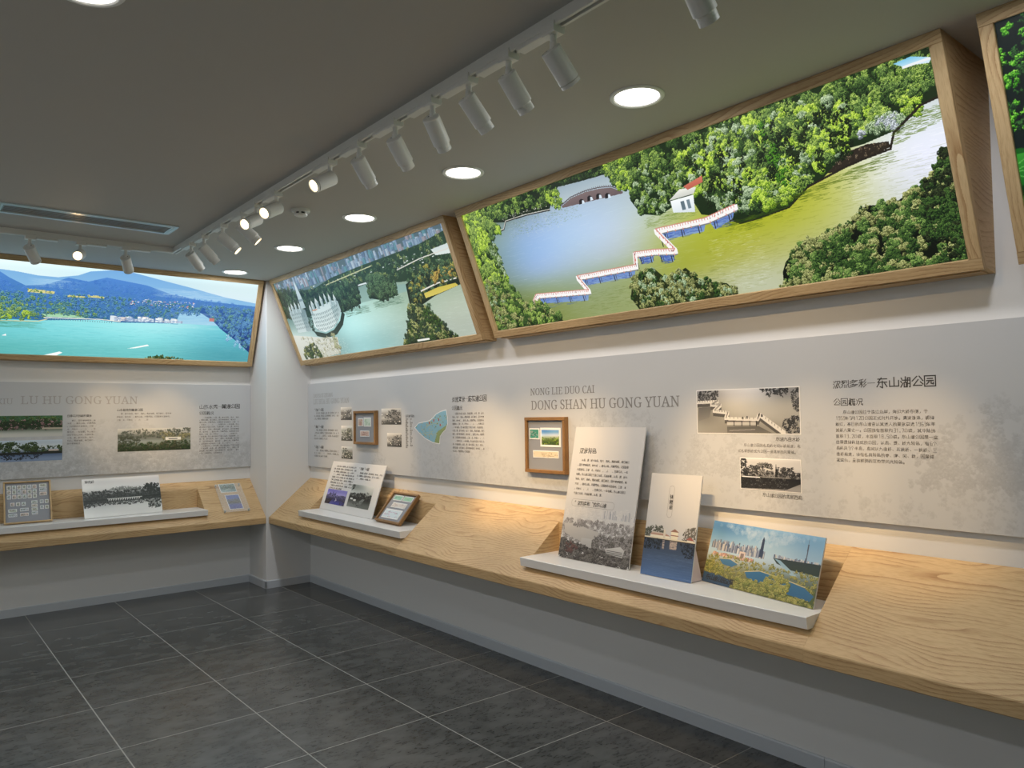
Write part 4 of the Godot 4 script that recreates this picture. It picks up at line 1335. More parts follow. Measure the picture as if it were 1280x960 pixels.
	write_block(st, running(12, 23, 3), f + Vector3(0, 1.459, 2.228), R, U, 0.0128, 1.17, 0.0222, 0.085)
	part("text_block", st, M.ink_soft, o)
	for b in [[1.518, 3, 7], [1.372, 4, 30], [1.198, 3, 51]]:
		st = fresh()
		write(st, ["“东湖”—公园", "“清波”—绿堤", "“花城”—春景"][[3, 4, 3].find(b[1]) if b[0] > 1.3 else 2], f + Vector3(0, b[0], 0.132), R, U, 0.0235, 1.1, 0.1)
		part("text_heading", st, M.ink, o)
		st = fresh()
		write_block(st, running(b[1], 26, b[2]), f + Vector3(0, b[0] - 0.032, 0.135), R, U, 0.0148, 1.2, 0.0242, 0.085)
		part("text_block", st, M.ink_soft, o)
	st = fresh()
	write(st, "流花湖公园地图", f + Vector3(0, 1.45, 1.642), R, U, 0.017, 1.15, 0.1)
	for i in 16:
		write(st, ["东岸亭", "西岛", "翠堤桥", "春园"][i % 4], f + Vector3(0, 1.425 - i * 0.0134, 1.642), R, U, 0.0105, 1.15, 0.1)
		if i < 15:
			write(st, ["花廊", "北门", "曲桥亭", "中岛"][i % 4], f + Vector3(0, 1.425 - i * 0.0134, 1.70), R, U, 0.0105, 1.15, 0.1)
	part("map_legend", st, M.ink_soft, o)
	# park map cut to its outline
	var edge := Pic.pts([1.758, 1.359, 1.811, 1.393, 1.88, 1.402, 1.954, 1.41, 2.0, 1.432, 2.034, 1.455, 2.09, 1.472, 2.158, 1.482, 2.172, 1.43, 2.175, 1.385, 2.15, 1.345, 2.118, 1.326, 2.085, 1.30, 2.076, 1.248, 1.991, 1.256, 1.90, 1.282, 1.82, 1.32])
	st = fresh()
	prism(st, edge, Vector3(fx, 0, 0), Vector3.BACK, Vector3.UP, Vector3.LEFT, 0.0, 0.0009)
	part("map_backing", st, M.white_ink, o)
	var mp := Pic.new(256, 144, 61)
	mp.grid([[[140, 186, 204], [146, 192, 208]], [[138, 184, 204], [142, 186, 200]]])
	mp.poly([180, 90, 256, 60, 200, 144, 150, 144], [150, 166, 110])
	mp.leaf([0, 40, 256, 0, 256, 144, 0, 144], 110, 5, 11, [[[70, 90, 50], [150, 160, 70], [230, 220, 120]], [[170, 140, 60], [226, 206, 120], [240, 230, 170]]])
	for i in 9:
		mp.line([mp.r.randf_range(10, 240), mp.r.randf_range(20, 130), mp.r.randf_range(10, 240), mp.r.randf_range(20, 130)], 1, [200, 190, 130])
	for q in [[118, 52], [150, 42], [186, 40], [196, 60]]:
		mp.rect(q[0], q[1], 7, 9, [190, 66, 56])
	var inner := Geometry2D.offset_polygon(edge, -0.006)[0] as PackedVector2Array
	st = fresh()
	var idx := Geometry2D.triangulate_polygon(inner)
	for i in range(0, idx.size(), 3):
		var v := []
		var u := []
		for k in 3:
			var q := inner[idx[i + k]]
			v.append(Vector3(fx - 0.0014, q.y, q.x))
			u.append(Vector2((q.x - 1.75) / 0.43, (1.49 - q.y) / 0.25))
		tri(st, v[0], v[1], v[2], N, u[0], u[1], u[2])
	part("park_map", st, print_mat(mp.im), o)
	var b0 := Vector3(fx, 0, 0)
	photo(o, b0, R, U, 4.19, 1.346, 0.505, 0.19, picture_old_bridge(), 0.004, "printed_photo", "sepia photo of a zigzag bridge")
	photo(o, b0, R, U, 4.411, 1.107, 0.281, 0.130, picture_old_island(), 0.003, "printed_photo", "sepia photo of trees mirrored in a lake")
	var k := 0
	for q in [[0.633, 1.417, 0.193, 0.104, true], [0.64, 1.249, 0.194, 0.122, false], [0.643, 1.104, 0.19, 0.098, false], [1.298, 1.381, 0.285, 0.119, true], [1.38, 1.218, 0.205, 0.10, true]]:
		photo(o, b0, R, U, q[0], q[1], q[2], q[3], picture_lakeside(70 + k, q[4]))
		k += 1
	# ---- two stamp frames hung on it
	var sa := stamp_mat(81, 64, 64, [196, 176, 160], [[[150, 60, 50], [190, 120, 100], [220, 190, 170]]])
	var sg := stamp_mat(82, 64, 64, [206, 220, 206], [[[110, 150, 110], [150, 190, 150], [220, 235, 220]]])
	var sp := stamp_mat(83, 96, 64, [206, 180, 168], [[[90, 40, 34], [150, 70, 60], [220, 190, 180]]])
	hung_frame("small oak frame of three stamps hung beside black-and-white photos", b0 + Vector3(-0.002, 1.227, 0.906), R, U, 0.343, 0.26, [[0.17, 0.54, 0.24, 0.24, sa], [0.44, 0.53, 0.33, 0.27, sg], [0.27, 0.23, 0.42, 0.18, sp]])
	var sky := Pic.new(128, 110, 84)
	sky.grid([[[96, 150, 206], [120, 170, 214]], [[190, 210, 224], [206, 216, 222]], [[120, 140, 80], [110, 130, 60]], [[60, 84, 40], [70, 90, 40]]])
	sky.leaf([0, 56, 128, 50, 128, 108, 0, 108], 70, 8, 16, [G_OLIVE, G_MID, G_YEL])
	var s1 := stamp_mat(85, 64, 64, [70, 150, 130], [[[30, 30, 30], [220, 220, 214], [240, 240, 236]]])
	var s3 := stamp_mat(86, 128, 40, [226, 212, 184], [[[150, 130, 100], [200, 180, 150], [240, 226, 200]]])
	hung_frame("square oak frame with sky-blue landscape card hung below the big capital lettering", b0 + Vector3(-0.002, 1.110, 2.996), R, U, 0.335, 0.314, [[0.09, 0.60, 0.26, 0.20, s1], [0.37, 0.47, 0.50, 0.34, print_mat(sky.im)], [0.18, 0.27, 0.64, 0.13, s3]])

	# ---- the panel on the other wall
	R = Vector3.RIGHT
	N = Vector3.BACK
	o = thing("exhibit_panel", "pale grey printed panel with hill shapes below the turquoise lake picture", "panel")
	st = fresh()
	prism(st, rect2(-2.7, y0, -0.0015, y1), Vector3(0, 0, -WL + 0.0005), R, U, N, 0.0, t)
	part("panel_board", st, M.foam, o)
	var fz := -WL + 0.0005 + t + 0.0006
	st = fresh()
	quad(st, Vector3(-2.7, y1, fz), Vector3(-0.0015, y1, fz), Vector3(-0.0015, y0, fz), Vector3(-2.7, y0, fz), N)
	im = panel_print(1280, 340, 52, [
		{"pts": [0.0, 0.42, 0.3, 0.5, 0.46, 0.44, 0.56, 0.4, 0.64, 0.42, 0.8, 0.56, 1.0, 0.6, 1.0, 1.0, 0.0, 1.0], "tone": 8, "n": 1500, "s0": 16, "s1": 30, "soft": 0.4},
		{"pts": [0.0, 0.66, 0.4, 0.68, 0.7, 0.72, 1.0, 0.7, 1.0, 1.0, 0.0, 1.0], "tone": 16, "n": 1300, "s0": 12, "s1": 26, "soft": 0.5},
		{"pts": [0.0, 0.84, 1.0, 0.82, 1.0, 1.0, 0.0, 1.0], "tone": 26, "n": 500, "s0": 8, "s1": 20, "soft": 0.5},
		{"pts": [0.0, 0.74, 0.9, 0.74, 0.9, 0.98, 0.0, 0.98], "tone": -4, "n": 90, "s0": 8, "s1": 18, "soft": 0.7},
	])
	part("panel_print", st, print_mat(im, 0.42), o)
	f = Vector3(0, 0, fz + 0.0004)
	latin("SHAN HUAN SHUI XIU", f + Vector3(-2.43, 1.571, 0), R, U, 0.648, 0.042, M.ink_pale, o)
	latin("LU HU GONG YUAN", f + Vector3(-1.733, 1.571, 0), R, U, 0.804, 0.062, M.ink_pale, o)
	st = fresh()
	write(st, "山环水秀", f + Vector3(-0.444, 1.563, 0), R, U, 0.035, 1.12, 0.085)
	write(st, "—", f + Vector3(-0.287, 1.563, 0), R, U, 0.028, 1.0, 0.06)
	write(st, "麓湖公园", f + Vector3(-0.254, 1.568, 0), R, U, 0.036, 1.10, 0.11)
	part("heading", st, M.ink, o)
	st = fresh()
	write(st, "公园概况", f + Vector3(-0.443, 1.506, 0), R, U, 0.027, 1.14, 0.085)
	part("subheading", st, M.ink, o)
	st = fresh()
	write_block(st, running(16, 23, 11), f + Vector3(-0.443, 1.46, 0), R, U, 0.0125, 1.18, 0.0203, 0.085)
	part("text_block", st, M.ink_soft, o)
	st = fresh()
	write(st, "山水相连的麓湖公园", f + Vector3(-1.082, 1.533, 0), R, U, 0.0195, 1.1, 0.1)
	part("text_heading", st, M.ink, o)
	st = fresh()
	write(st, "四季花开的植物景致", f + Vector3(-1.429, 1.488, 0), R, U, 0.0175, 1.08, 0.1)
	part("text_heading", st, M.ink, o)
	st = fresh()
	write_block(st, running(3, 28, 20), f + Vector3(-1.082, 1.499, 0), R, U, 0.0128, 1.15, 0.025, 0.085)
	write_block(st, running(9, 13, 40), f + Vector3(-1.428, 1.45, 0), R, U, 0.0128, 1.18, 0.0222, 0.085)
	part("text_block", st, M.ink_soft, o)
	b0 = Vector3(0, 0, fz)
	var a := Pic.new(320, 84, 91)
	a.grid([[[60, 96, 70], [70, 110, 76]], [[30, 50, 30], [36, 60, 34]], [[206, 206, 196], [196, 198, 190]]])
	a.leaf([0, 0, 320, 0, 320, 22, 0, 26], 150, 8, 18, [[[20, 60, 30], [60, 110, 60], [110, 160, 96]], G_MID])
	a.leaf([0, 18, 320, 16, 320, 54, 0, 58], 300, 8, 18, [G_DARK, [[14, 20, 12], [34, 46, 26], [70, 88, 54]], [[60, 40, 40], [150, 110, 110], [220, 180, 186]]])
	a.rect(240, 48, 80, 7, [190, 180, 160])
	photo(o, b0, R, U, -2.0, 1.326, 0.54, 0.158, a.im)
	var b := grove(320, 90, 92, [[196, 210, 222], [206, 216, 222]], [[0.0, 0.12, 0.7, 0.55, 260], [0.6, 0.3, 1.0, 0.6, 90]], [[90, 110, 140], [130, 150, 180]], [G_DARK, [[16, 26, 12], [46, 66, 28], [104, 126, 66]]])
	b.poly([0, 52, 320, 50, 320, 60, 0, 62], [30, 34, 26])
	b.leaf([0, 58, 250, 58, 220, 80, 0, 84], 90, 8, 14, [[[10, 14, 20], [26, 32, 40], [50, 60, 70]]])
	b.rect(266, 42, 40, 6, [220, 200, 190])
	photo(o, b0, R, U, -2.0, 1.143, 0.54, 0.157, b.im)
	var c := Pic.new(320, 106, 93)
	c.grid([[[190, 190, 184], [200, 200, 194]], [[110, 116, 110], [120, 124, 116]], [[150, 160, 160], [140, 150, 140]], [[50, 60, 36], [44, 54, 32]]])
	c.leaf([0, 26, 40, 12, 110, 4, 170, 14, 200, 10, 320, 0, 320, 44, 0, 44], 220, 8, 18, [[[40, 46, 40], [80, 88, 78], [130, 138, 120]], [[50, 54, 50], [96, 102, 94], [140, 146, 134]]])
	c.leaf([180, 26, 220, 14, 250, 30, 320, 26, 320, 60, 200, 60], 110, 8, 16, [[[60, 62, 46], [104, 106, 80], [160, 160, 124]], [[100, 98, 66], [150, 146, 104], [196, 192, 150]]])
	c.leaf([0, 40, 110, 44, 90, 70, 0, 80], 90, 8, 16, [[[30, 36, 28], [62, 70, 54], [106, 114, 90]]])
	c.rect(206, 44, 70, 14, [232, 232, 226])
	c.rect(220, 50, 40, 4, [90, 96, 96])
	c.leaf([0, 74, 110, 70, 320, 62, 320, 104, 0, 104], 260, 8, 18, [G_DARK, [[24, 28, 18], [62, 66, 42], [128, 130, 92]]])
	photo(o, b0, R, U, -1.075, 1.188, 0.56, 0.184, c.im)


# ------------------------------------------------------------------ ceiling fittings
func downlight(x: float, z: float, label: String, energy := 0.5):
	var o := thing("downlight", label, "downlight", Vector3(x, H, z), "recessed ceiling downlights")
	var st := fresh()
	lathe(st, [Vector2(0.102, 0.0), Vector2(0.102, -0.003), Vector2(0.099, -0.006), Vector2(0.088, -0.007), Vector2(0.083, -0.004), Vector2(0.082, -0.001)], Vector3.ZERO, Vector3.UP, 40)
	part("trim_ring", st, M.white, o)
	st = fresh()
	lathe(st, [Vector2(0.083, -0.002), Vector2(0.06, -0.0026), Vector2(0.03, -0.003), Vector2(0.0001, -0.003)], Vector3.ZERO, Vector3.UP, 40)
	part("lamp_diffuser", st, M.lamp, o)
	var l := AreaLight3D.new()
	l.name = "lamp_light"
	l.area_size = Vector2(0.145, 0.145)
	l.area_normalize_energy = true
	l.area_range = 12.0
	l.light_color = rgb(246, 248, 255)
	l.light_energy = energy
	l.shadow_enabled = true
	o.add_child(l)
	l.transform = Transform3D(Basis(Vector3.RIGHT, -PI / 2), Vector3(0, -0.009, 0))


func rail(label: String, a: Vector3, dir: Vector3, length: float):
	var o := thing("track_rail", label, "track", a)
	var side := dir.cross(Vector3.UP)
	var st := fresh()
	# a channel with a slot along its underside
	var sec := PackedVector2Array([Vector2(-0.018, 0), Vector2(-0.018, -0.033), Vector2(-0.016, -0.035), Vector2(-0.007, -0.035), Vector2(-0.007, -0.012), Vector2(0.007, -0.012), Vector2(0.007, -0.035), Vector2(0.016, -0.035), Vector2(0.018, -0.033), Vector2(0.018, 0)])
	prism(st, sec, Vector3.ZERO, side, Vector3.UP, dir, 0.0, length)
	part("channel", st, M.fitting, o)
	st = fresh()
	prism(st, rect2(-0.0065, -0.024, 0.0065, -0.0125), Vector3.ZERO, side, Vector3.UP, dir, 0.01, length - 0.01)
	part("contact_strip", st, M.black, o)
	return o


func spot(knuckle: Vector3, aim: Vector3, along: Vector3, label: String, group: String, energy: float, snoot := true, angle := 12.5):
	# track adapter and driver box above, a swivel stem, a cylindrical head aimed along `aim`
	var o := thing("track_spotlight", label, "spotlight", knuckle, group)
	var side := along.cross(Vector3.UP)
	var top := H - 0.035 - knuckle.y
	var st := fresh()
	prism(st, rect2(-0.019, top - 0.014, 0.019, top - 0.0005, 0.003), Vector3.ZERO, side, Vector3.UP, along, -0.15, -0.035)
	part("driver_box", st, M.fitting, o)
	st = fresh()
	prism(st, rect2(-0.023, top - 0.020, 0.023, top + 0.012, 0.004), Vector3.ZERO, side, Vector3.UP, along, -0.030, 0.026)
	part("adapter", st, M.fitting, o)
	st = fresh()
	lathe(st, [Vector2(0.010, top - 0.019), Vector2(0.010, -0.016), Vector2(0.012, -0.019), Vector2(0.012, -0.04)], Vector3.ZERO, Vector3.UP, 14)
	part("swivel_stem", st, M.fitting, o)
	var d := aim.normalized()
	var r := 0.0325
	var c := Vector3(0, -0.054, 0) + d * 0.034
	st = fresh()
	var nose := [Vector2(0.0001, -0.052), Vector2(r - 0.003, -0.052), Vector2(r, -0.049), Vector2(r, 0.052), Vector2(r - 0.001, 0.053), Vector2(r - 0.0045, 0.053), Vector2(r - 0.0045, 0.055)]
	if snoot:
		nose.append_array([Vector2(r - 0.0052, 0.056), Vector2(r - 0.0052, 0.066), Vector2(r - 0.0058, 0.0665), Vector2(r - 0.0052, 0.067), Vector2(r - 0.0052, 0.080), Vector2(r - 0.0070, 0.080), Vector2(r - 0.0080, 0.070)])
	else:
		nose.append_array([Vector2(r - 0.0008, 0.056), Vector2(r - 0.0008, 0.066), Vector2(r - 0.0055, 0.066), Vector2(r - 0.0065, 0.060)])
	lathe(st, nose, c, d, 28)
	var head := part("lamp_head", st, M.fitting, o)
	st = fresh()
	var lz := 0.074 if snoot else 0.061
	lathe(st, [Vector2(r - 0.0075, lz), Vector2(0.012, lz + 0.002), Vector2(0.0001, lz + 0.0025)], c, d, 28)
	part("lamp_lens", st, M.spot_lens, head)
	st = fresh()
	lathe(st, [Vector2(0.0035, -0.0525), Vector2(0.0001, -0.0528)], c + d.cross(side).normalized() * 0.016, d, 10)
	part("vent_hole", st, M.black, head)
	var l := SpotLight3D.new()
	l.name = "spot_beam"
	l.light_color = rgb(255, 212, 152)
	l.light_energy = energy
	l.light_size = 0.02
	l.spot_angle = angle
	l.spot_angle_attenuation = 1.0
	l.spot_range = 12.0
	l.spot_attenuation = 2.0
	l.shadow_enabled = true
	o.add_child(l)
	var z := -d
	var x := Vector3.UP.cross(z).normalized()
	l.transform = Transform3D(Basis(x, z.cross(x), z), c + d * (lz + 0.012))
	# the lens also spills a wide, weaker cone round the beam
	var w := l.duplicate() as SpotLight3D
	w.name = "spot_spill"
	w.light_energy = energy * 0.12
	w.spot_angle = 38.0
	o.add_child(w)
	return o


func build_ceiling_fittings():
	var nth := ["first", "second", "third", "fourth", "fifth", "sixth", "seventh", "eighth", "ninth", "tenth", "eleventh", "twelfth", "thirteenth", "fourteenth"]
	var zs := [0.253, 1.328, 2.342, 3.39, 4.498, 5.56]
	for i in zs.size():
		downlight(-0.357, zs[i], "round recessed downlight, %s from the pillar in the row along the light boxes" % nth[i])
	downlight(-2.103, 4.056, "round recessed downlight standing apart over the open floor")
	for i in zs.size():
		downlight(-3.47, zs[i], "round recessed downlight, %s from the turquoise lake wall in the row opposite" % nth[i])
	rail("long white lighting track running beside the downlight row", Vector3(-0.985, H, 0.842), Vector3.BACK, 5.4)
	rail("short white lighting track running along the turquoise lake wall", Vector3(-1.003, H, 0.86), Vector3.LEFT, 2.6)
	var g := "track spotlights on the long track"
	var y := 2.561
	# along the long track from its corner: place, where the beam meets the panel, or the way it is turned
	var heads := [[1.227, 0.60], [1.487, 1.48], [1.834, 2.60], [2.154, 2.72], [2.363, Vector3(-0.74, -0.44, 0.36)], [2.637, Vector3(-0.76, -0.44, 0.34)], [3.242, Vector3(-0.80, -0.48, 0.10)], [3.515, 2.94], [3.808, 3.29], [4.071, 3.43], [4.294, 4.27], [4.51, 4.39], [4.72, 4.74], [5.22, 5.12]]
	for i in heads.size():
		var k := Vector3(-0.985, y, heads[i][0])
		if heads[i][1] is Vector3:
			spot(k, heads[i][1], Vector3.BACK, "white track spotlight with glowing lens turned off the panel, %s from the track corner" % nth[i], g, 0.7, false)
		else:
			spot(k, Vector3(0.376, 1.15, heads[i][1]) - (k - Vector3(0, 0.045, 0)), Vector3.BACK, "white cylinder spotlight aimed at the long panel, %s from the track corner" % nth[i], g, 1.55, i != 12)
	spot(Vector3(-1.836, y, 0.86), Vector3(0.42, -0.62, -0.66), Vector3.LEFT, "white track spotlight aimed at the hill-print panel, the farther from the track corner", "track spotlights on the short track", 1.3, false)
	spot(Vector3(-1.294, y, 0.86), Vector3(0.35, -0.65, -0.68), Vector3.LEFT, "white track spotlight aimed at the hill-print panel, the nearer to the track corner", "track spotlights on the short track", 1.3, false)
	spot(Vector3(-1.560, y, 0.86), Vector3(-0.30, -0.28, 0.90), Vector3.LEFT, "white track spotlight on the short track with glowing lens facing the room", "track spotlights on the short track", 0.7, false)
	# smoke detector
	var o := thing("smoke_detector", "small round white smoke detector on ceiling beside the track", "detector", Vector3(-0.706, H, 2.30))
	var st := fresh()
	lathe(st, [Vector2(0.052, 0.0), Vector2(0.052, -0.010), Vector2(0.048, -0.016), Vector2(0.034, -0.018)], Vector3.ZERO, Vector3.UP, 28)
	part("base_plate", st, M.fitting, o)
	st = fresh()
	lathe(st, [Vector2(0.030, -0.017), Vector2(0.030, -0.028)], Vector3.ZERO, Vector3.UP, 24)
	part("sensor_grille", st, M.black, o)
	for k in 6:
		st = fresh()
		var t := TAU * k / 6
		var d := Vector3(cos(t), 0, sin(t))
		prism(st, rect2(-0.006, -0.03, 0.006, -0.016), d * 0.030, Vector3(-sin(t), 0, cos(t)), Vector3.UP, d, 0.0, 0.006)
		part("grille_rib", st, M.fitting, o)
	st = fresh()
	lathe(st, [Vector2(0.037, -0.028), Vector2(0.036, -0.034), Vector2(0.026, -0.039), Vector2(0.0001, -0.040)], Vector3.ZERO, Vector3.UP, 28)
	part("cap", st, M.fitting, o)
	# slot diffuser of the air conditioning
	o = thing("air_vent", "long slot air vent with pale metal frame set in the ceiling", "vent", Vector3(-1.605, H, 1.395))
	var hx := 0.465
	var hz := 0.118
	for q in [[1.0, 0.020, 0.0, 0.008, "outer_frame", M.vent_frame], [0.80, 0.012, 0.002, 0.009, "inner_frame", M.vent_frame]]:
		var ax: float = hx - (hz - hz * q[0])
		var az: float = hz * q[0]
		var w: float = q[1]
		for s in [-1.0, 1.0]:
			st = fresh()
			prism(st, PackedVector2Array([Vector2(-ax, s * az), Vector2(ax, s * az), Vector2(ax - w, s * (az - w)), Vector2(-ax + w, s * (az - w))]), Vector3.ZERO, Vector3.RIGHT, Vector3.BACK, Vector3.DOWN, 0.0, q[3])
			part(q[4], st, q[5], o)
			st = fresh()
			prism(st, PackedVector2Array([Vector2(s * ax, -az), Vector2(s * ax, az), Vector2(s * (ax - w), az - w), Vector2(s * (ax - w), -az + w)]), Vector3.ZERO, Vector3.RIGHT, Vector3.BACK, Vector3.DOWN, 0.0, q[3])
			part(q[4], st, q[5], o)
	st = fresh()
	box(st, Vector3(-0.43, -0.003, -0.085), Vector3(0.43, 0.0, 0.085))
	part("back_plate", st, M.vent_dark, o)
	for i in 6:
		st = fresh()
		prism(st, PackedVector2Array([Vector2(-0.008, -0.003), Vector2(-0.007, -0.0042), Vector2(0.007, -0.0058), Vector2(0.008, -0.003)]), Vector3(0, 0, -0.065 + i * 0.026), Vector3.BACK, Vector3.UP, Vector3.RIGHT, -0.42, 0.42)
		part("louver_blade", st, M.vent_dark, o)


# ------------------------------------------------------------------ trays, boards and frames on the counters
func tray(label: String, left: bool, l0: float, l1: float):
	var a := axes(left)
	var o := thing("display_tray", label, "tray")
	var st := fresh()
	var c := 0.002
	var front := 0.05
	var ends := [l0 + 0.001, l1 - 0.001]
	prism(st, PackedVector2Array([Vector2(0.329, 0.6555), Vector2(front + 0.004 + c, 0.6555), Vector2(front + 0.004, 0.6555 + c), Vector2(front, 0.70 - c), Vector2(front + c, 0.70), Vector2(0.329, 0.70)]), a[0], a[1], a[2], a[3], ends[0], ends[1])
	part("tray_slab", st, M.tray, o)


# a leaning board: base corner, base direction, up direction; returns the node and its own axes
func board(called: String, label: String, category: String, bl: Vector3, br: Vector3, lean: Vector3, thick: float) -> Dictionary:
	var right := (br - bl).normalized()
	var n := right.cross(lean).normalized()
	var up := n.cross(right).normalized()
	var o := thing(called, label, category, bl)
	return {"node": o, "right": right, "up": up, "n": n, "w": (br - bl).length(), "h": lean.length(), "t": thick}


func foam_board(b: Dictionary, im: Image, stand := true):
	var st := fresh()
	prism(st, rect2(0, 0, b.w, b.h), Vector3.ZERO, b.right, b.up, b.n, -b.t, 0.0)
	part("foam_core", st, M.foam, b.node)
	if im:
		st = fresh()
		var z: Vector3 = b.n * 0.0005
		quad(st, z + b.up * b.h, z + b.right * b.w + b.up * b.h, z + b.right * b.w, z, b.n)
		part("printed_face", st, print_mat(im, 0.4), b.node)


# a folded prop behind a board, standing on the tray
func prop(b: Dictionary, at: float, wide: float, high: float, m: Material):
	var st := fresh()
	var flat: Vector3 = Vector3.UP.cross(b.right).normalized()
	if flat.dot(b.n) > 0.0:
		flat = -flat
	var base: Vector3 = b.right * at
	var foot: float = minf(high * 0.3, 0.05)
	var p0: Vector3 = base - b.n * b.t
	var hi: Vector3 = p0 + b.up * high
	var back := Vector3(p0.x, 0.0005, p0.z) + flat * (foot + 0.03)
	var lo := Vector3(p0.x, 0.0005, p0.z) + flat * 0.004
	var side: Vector3 = b.right
	var e := side * wide
	quad(st, hi, back, back + e, hi + e, flat)
	tri(st, hi, lo, back, -side)
	tri(st, hi + e, lo + e, back + e, side)
	quad(st, lo, lo + e, hi + e, hi, -flat)
	part("prop_stand", st, m, b.node)


func build_trays_and_boards():
	tray("long white display tray holding the city skyline board", false, 3.29, 4.885)
	tray("white display tray holding the board with two photos and text", false, 0.53, 2.09)
	tray("white display tray holding the misty black-and-white bridge print", true, 0.47, 2.15)
	var Y := 0.7022
	# tall text board with a faded aerial photograph
	var p := Pic.new(384, 540, 501, Pic.k([206, 205, 203]))
	var hz := [[196, 194, 190], [208, 206, 202], [222, 220, 216]]
	p.leaf([0, 336, 384, 330, 384, 400, 0, 400], 260, 14, 26, [hz, [[206, 204, 200], [216, 214, 210], [224, 222, 218]]], 0.6)
	p.towers(200, 380, func(x): return 366.0, 40, 10, 36, 6, 14, [[212, 210, 208], [204, 202, 200]], false)
	var g1 := [[104, 100, 98], [136, 132, 130], [168, 164, 160]]
	var g2 := [[58, 54, 52], [92, 88, 84], [132, 128, 122]]
	p.leaf([0, 384, 384, 376, 384, 470, 0, 470], 420, 12, 24, [[[146, 142, 142], [166, 162, 160], [188, 184, 182]], g1])
	p.poly([10, 402, 70, 396, 150, 412, 210, 420, 200, 450, 140, 470, 60, 452, 20, 440], [196, 192, 186], [176, 172, 166])
	p.poly([120, 450, 200, 450, 180, 500, 110, 490], [190, 188, 184], [166, 164, 160])
	p.leaf([60, 396, 130, 392, 120, 408, 70, 408], 30, 10, 16, [g1])
	p.leaf([190, 440, 384, 430, 384, 510, 180, 500], 300, 14, 26, [g2, g1])
	p.leaf([0, 456, 110, 480, 180, 490, 384, 500, 384, 540, 0, 540], 460, 16, 28, [g2, [[30, 28, 26], [60, 56, 52], [104, 98, 92]]])
	p.leaf([30, 480, 100, 476, 110, 510, 40, 512], 26, 14, 22, [[[50, 34, 32], [94, 66, 60], [138, 106, 98]]])
	p.poly([252, 478, 330, 462, 352, 474, 346, 502, 262, 496], [206, 204, 200], [170, 168, 164])
	for r in 3:
		p.rect(262, 482 + r * 6, 80, 2, [70, 70, 68])
	var b := board("print_board", "tall white text board with faded grey aerial photograph at its foot", "board", Vector3(0.20, Y, 3.421), Vector3(0.20, Y, 3.906), Vector3(0.148, 0.667, 0), 0.006)
	foam_board(b, p.im)
	prop(b, 0.18, 0.12, 0.30, M.foam)
	var f: Vector3 = b.n * 0.0009
	var st := fresh()
	write(st, "浓妆特色", f + b.right * 0.052 + b.up * 0.572, b.right, b.up, 0.028, 1.1, 0.1)
	write(st, "“浓烈多彩”的东山湖", f + b.right * 0.066 + b.up * 0.296, b.right, b.up, 0.021, 1.08, 0.1)
	part("heading", st, M.ink, b.node)
	st = fresh()
	write_block(st, running(8, 27, 17), f + b.right * 0.05 + b.up * 0.514, b.right, b.up, 0.0118, 1.12, 0.0248, 0.1)
	part("text_block", st, M.ink, b.node)
	st = fresh()
	capsule(st, b, 0.045, 0.268, 0.30, 0.037, false)
	part("caption_outline", st, M.ink_title, b.node)
	# narrower board: lakeside hall
	p = Pic.new(288, 470, 502, Pic.k([206, 204, 200]))
	p.poly([0, 300, 288, 300, 288, 470, 0, 470], [64, 72, 86], [84, 114, 160])
	p.streaks(0, 360, 288, 470, 260, [150, 176, 210], 0.14, 20, 90)
	p.leaf([0, 258, 40, 244, 100, 246, 120, 290, 0, 296], 120, 10, 20, [[[24, 26, 20], [70, 74, 60], [126, 128, 108]], [[40, 40, 34], [90, 92, 78], [140, 140, 122]]])
	p.leaf([220, 262, 240, 240, 288, 236, 288, 300, 220, 298], 80, 8, 16, [[[40, 38, 32], [92, 88, 76], [150, 144, 128]]])
	for x in [232, 246, 262, 280]:
		p.poly([x - 5, 280, x, 236, x + 5, 280], [110, 104, 92])
	p.rect(36, 282, 110, 12, [236, 228, 206])
	p.poly([30, 284, 44, 270, 120, 272, 150, 284], [214, 206, 190], [170, 120, 100])
	p.rect(108, 256, 12, 38, [220, 210, 190])
	p.poly([146, 262, 170, 248, 196, 262], [150, 110, 92])
	p.rect(152, 262, 38, 34, [236, 224, 196])
	p.rect(150, 276, 44, 4, [160, 110, 90])
	p.poly([236, 288, 258, 274, 282, 290], [166, 96, 84])
	p.rect(242, 290, 34, 10, [230, 220, 200])
	p.rect(0, 294, 288, 6, [226, 214, 186])
	p.rect(0, 300, 288, 4, [60, 52, 46])
	p.leaf([0, 304, 110, 304, 100, 346, 0, 352], 110, 8, 16, [[[10, 12, 14], [26, 30, 34], [54, 60, 66]]])
	p.leaf([210, 306, 288, 306, 288, 366, 230, 372], 90, 8, 14, [[[8, 10, 14], [24, 28, 34], [50, 58, 70]]])
	for q in [[108, 304, 12, 40], [150, 304, 40, 36]]:
		p.rect(q[0], q[1], q[2], q[3], [196, 176, 160])
		p.streaks(q[0] - 6, q[1], q[0] + q[2], q[1] + q[3], 60, [60, 66, 86], 0.6, 6, 16)
	b = board("print_board", "narrow pale board showing red-roofed lakeside hall and deep blue water", "board", Vector3(0.187, Y, 3.989), Vector3(0.187, Y, 4.275), Vector3(0.10, 0.455, 0), 0.006)
	foam_board(b, p.im)
	prop(b, 0.225, 0.055, 0.165, M.pink)
	f = b.n * 0.0009
	st = fresh()
	for i in 3:
		write(st, "锦鲤湖"[i], f + b.right * 0.121 + b.up * (0.372 - i * 0.0235), b.right, b.up, 0.019, 1.0, 0.12)
	part("heading", st, M.ink, b.node)
	st = fresh()
	capsule(st, b, 0.114, 0.268, 0.028, 0.144, true)
	part("caption_outline", st, M.ink_title, b.node)
	# skyline board
	p = Pic.new(768, 360, 503)
